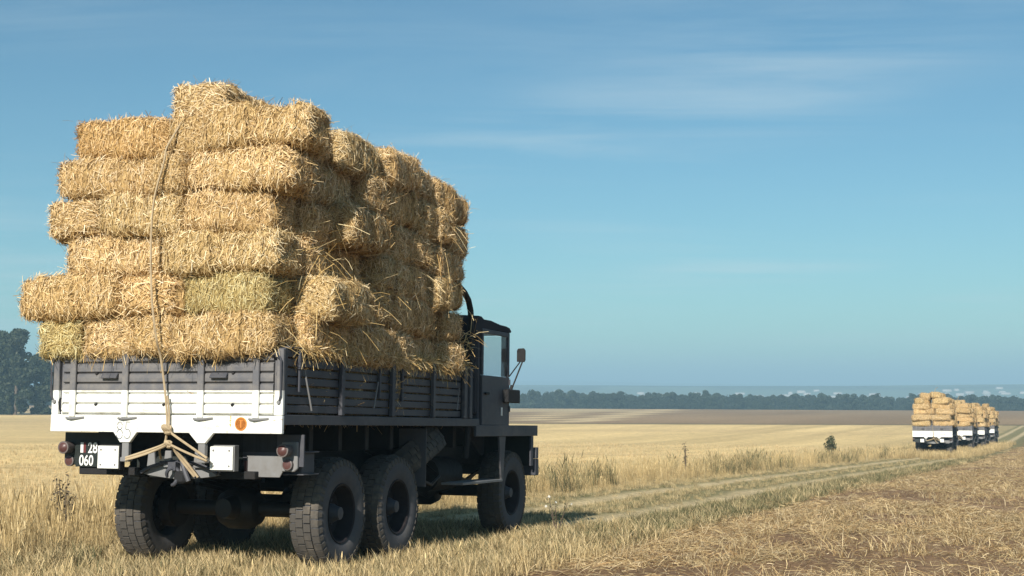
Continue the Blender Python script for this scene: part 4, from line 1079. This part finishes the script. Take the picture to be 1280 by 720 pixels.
put('straw_litter', lit, x, y, rng.uniform(.6, 1.2, len(x)) * (1 + np.hypot(x, y) / 120), 'broken straw strewn over the brown field on the right', 'straw', .06)
x, y, o, s = area_pts(2.5, 24, -4, 100, 7, 20, 1.4, (.45, .52, 37))
put('stubble_tufts', fluff, x, y, rng.uniform(.5, 1.1, len(x)) * (1 + np.hypot(x, y) / 200), 'pale tufts of stubble standing in the brown field', 'stubble')
x, y, o, s = area_pts(-60, -4.2, -4, 120, 13, 24, 1.5)
put('field_stubble', stub, x, y, rng.uniform(.6, 1.0, len(x)) * (1 + np.hypot(x, y) / 220), 'short golden stubble of the harvested field on the left', 'stubble')

x, y, o, s = area_pts(-2.8, 1.9, 70, 140, 9, 500, 1)
k = (fbm(x * .25, y * .12, 39, 2) > .36) & ((np.abs(np.abs(o) - .96) > .3) | (s > 76)) ; x, y = x[k], y[k]
put('rank_grass', mid, x, y, rng.uniform(.9, 1.9, len(x)), 'rank dry grass round the wheels of the far trucks')
# single plants one can pick out
def weed(x, y, h, label, seed, cat='weed', col=(.085, .07, .045), name='dry_weed', group=None, flowers=None, nst=3, leafy=70):
    r = random.Random(seed); z = float(ground_z(x, y)) - .02; root = empty(name, Matrix.Translation((x, y, z))); tag(root, label, cat, group)
    st = MB(); V, F, C = [], [], []; tips = []
    for i in range(nst):
        a = r.uniform(0, 6.28); l = r.uniform(.03, .13 if not flowers else .35) * h; hh = h * r.uniform(.75, 1); tip = Vector((math.cos(a) * l, math.sin(a) * l, hh))
        st.tube([(0, 0, 0), tuple(tip * .5 + Vector((0, 0, .05 * h))), tuple(tip)], [.008 * (1 + h / 2), .006, .003], 5); tips.append(tip)
        for j in range(leafy):
            t = r.uniform(.35, 1); p = tip * t + Vector((r.gauss(0, .018), r.gauss(0, .018), r.gauss(0, .02))) * (1 + h); d = Vector((r.gauss(0, 1), r.gauss(0, 1), r.gauss(0, .7))).normalized(); q = d.orthogonal().normalized()
            s_ = r.uniform(.010, .024) * (.6 + h); k = len(V); V += [p - d * s_, p - q * s_ * .5, p + d * s_, p + q * s_ * .5]; F.append((k, k + 1, k + 2, k + 3)); C += [np.array(col) * r.uniform(.7, 1.4)] * 4
    st.build('stem', M['bark'], root); link('seed_head' if not flowers else 'leaves', np_mesh('leaves', [tuple(p) for p in V], F, M['leaf'], np.array(C)), root)['kind'] = 'stuff'
    if flowers:
        for i in range(flowers):
            tp = tips[i % len(tips)] + Vector((r.gauss(0, .03), r.gauss(0, .03), r.uniform(-.03, .03)))
            fl = MB()
            for q in range(6):
                a = q * math.pi / 3; fl.add([(0, 0, 0), (.011 * math.cos(a - .3), .011 * math.sin(a - .3), .006), (.021 * math.cos(a), .021 * math.sin(a), .005), (.011 * math.cos(a + .3), .011 * math.sin(a + .3), .006)], [(0, 1, 2, 3)])
            fl.build('flower', M['white'], root, loc=tp, rot=(R(60) + r.gauss(0, .4), 0, r.gauss(0, .5)))
WG = 'single weeds along the track'
for (o_, s_, h, lab, sd) in ((-3.9, 3.6, .72, 'dark seeded dock weed at the far left in the tall grass', 1), (-3.35, 3.0, .62, 'dark thin weed in tall grass left of the rear bumper', 2), (-4.3, 6.0, .60, 'small dark weed behind the other two in the left grass', 3),
                             (-3.3, 31.0, 1.0, 'slim brown weed standing above the roadside grass right of truck', 4)):
    x, y = from_track(o_, s_); weed(x, y, h, lab, sd, group=WG, leafy=34, nst=4, col=(.12, .095, .06))
x, y = from_track(1.45, 6.3); weed(x, y, .48, 'branching plant with small white flowers beside the front wheel', 11, 'flower', (.12, .12, .06), 'white_flower_plant', flowers=5, nst=4, leafy=16)
# dark bush by the track in front of the far trucks
x, y = from_track(-4.6, 66.0); z = float(ground_z(x, y)); br_ = empty('bush', Matrix.Translation((x, y, z)) @ Matrix.Diagonal((.62, .62, .85, 1))); tag(br_, 'small dark green bush rising from the roadside grass near far trucks', 'bush')
bs = MB()
for i in range(6):
    a = i * 1.05; bs.tube([(0, 0, -.05), (.15 * math.cos(a), .15 * math.sin(a), .7), (.35 * math.cos(a), .3 * math.sin(a), 1.2)], [.02, .014, .005], 5)
bs.build('stem', M['bark'], br_)
V, F, C = crown_cards(420, [(.1, 0, .95, .42), (-.2, .1, .75, .36), (.3, .1, .7, .32), (0, 0, .4, .36), (.15, 0, 1.3, .24), (-.15, 0, 1.15, .22)], .085, [(.05, .065, .03), (.07, .08, .04)], 5, .2, thin=-1)
link('foliage', np_mesh('foliage', V, F, M['leaf'], C), br_)
# darker weed clumps in the verge
clump = [blades(40, .22, (.3, .75), (.1, .6), .010, [(.12, .125, .06), (.17, .15, .075), (.22, .18, .09)], .4, 300 + i, head=.2) for i in range(3)]
x, y, o, s = area_pts(-4.6, -2.3, 8, 110, 1.5, 60, 1.2, (.25, .52, 38))
put('dark_weed_clumps', clump, x, y, rng.uniform(.6, 1.25, len(x)), 'dark green weeds mixed into the roadside grass')

# ------------------------------------------------------------------ air
hz = MB().box(-16000, 16000, -3000, 17000, -120, 85).build('haze', bpy.data.materials.new('haze'))
hm = hz.data.materials[0]; hm.use_nodes = True; hm.node_tree.nodes.clear()
ho = hm.node_tree.nodes.new('ShaderNodeOutputMaterial'); hv = hm.node_tree.nodes.new('ShaderNodeVolumePrincipled')
hv.inputs['Color'].default_value = (.52, .82, 1.0, 1); hv.inputs['Density'].default_value = 5.5e-4; hv.inputs['Anisotropy'].default_value = 0.0
hm.node_tree.links.new(hv.outputs[0], ho.inputs['Volume'])
tag(hz, 'pale summer haze lying over the plain', 'haze', kind='stuff')
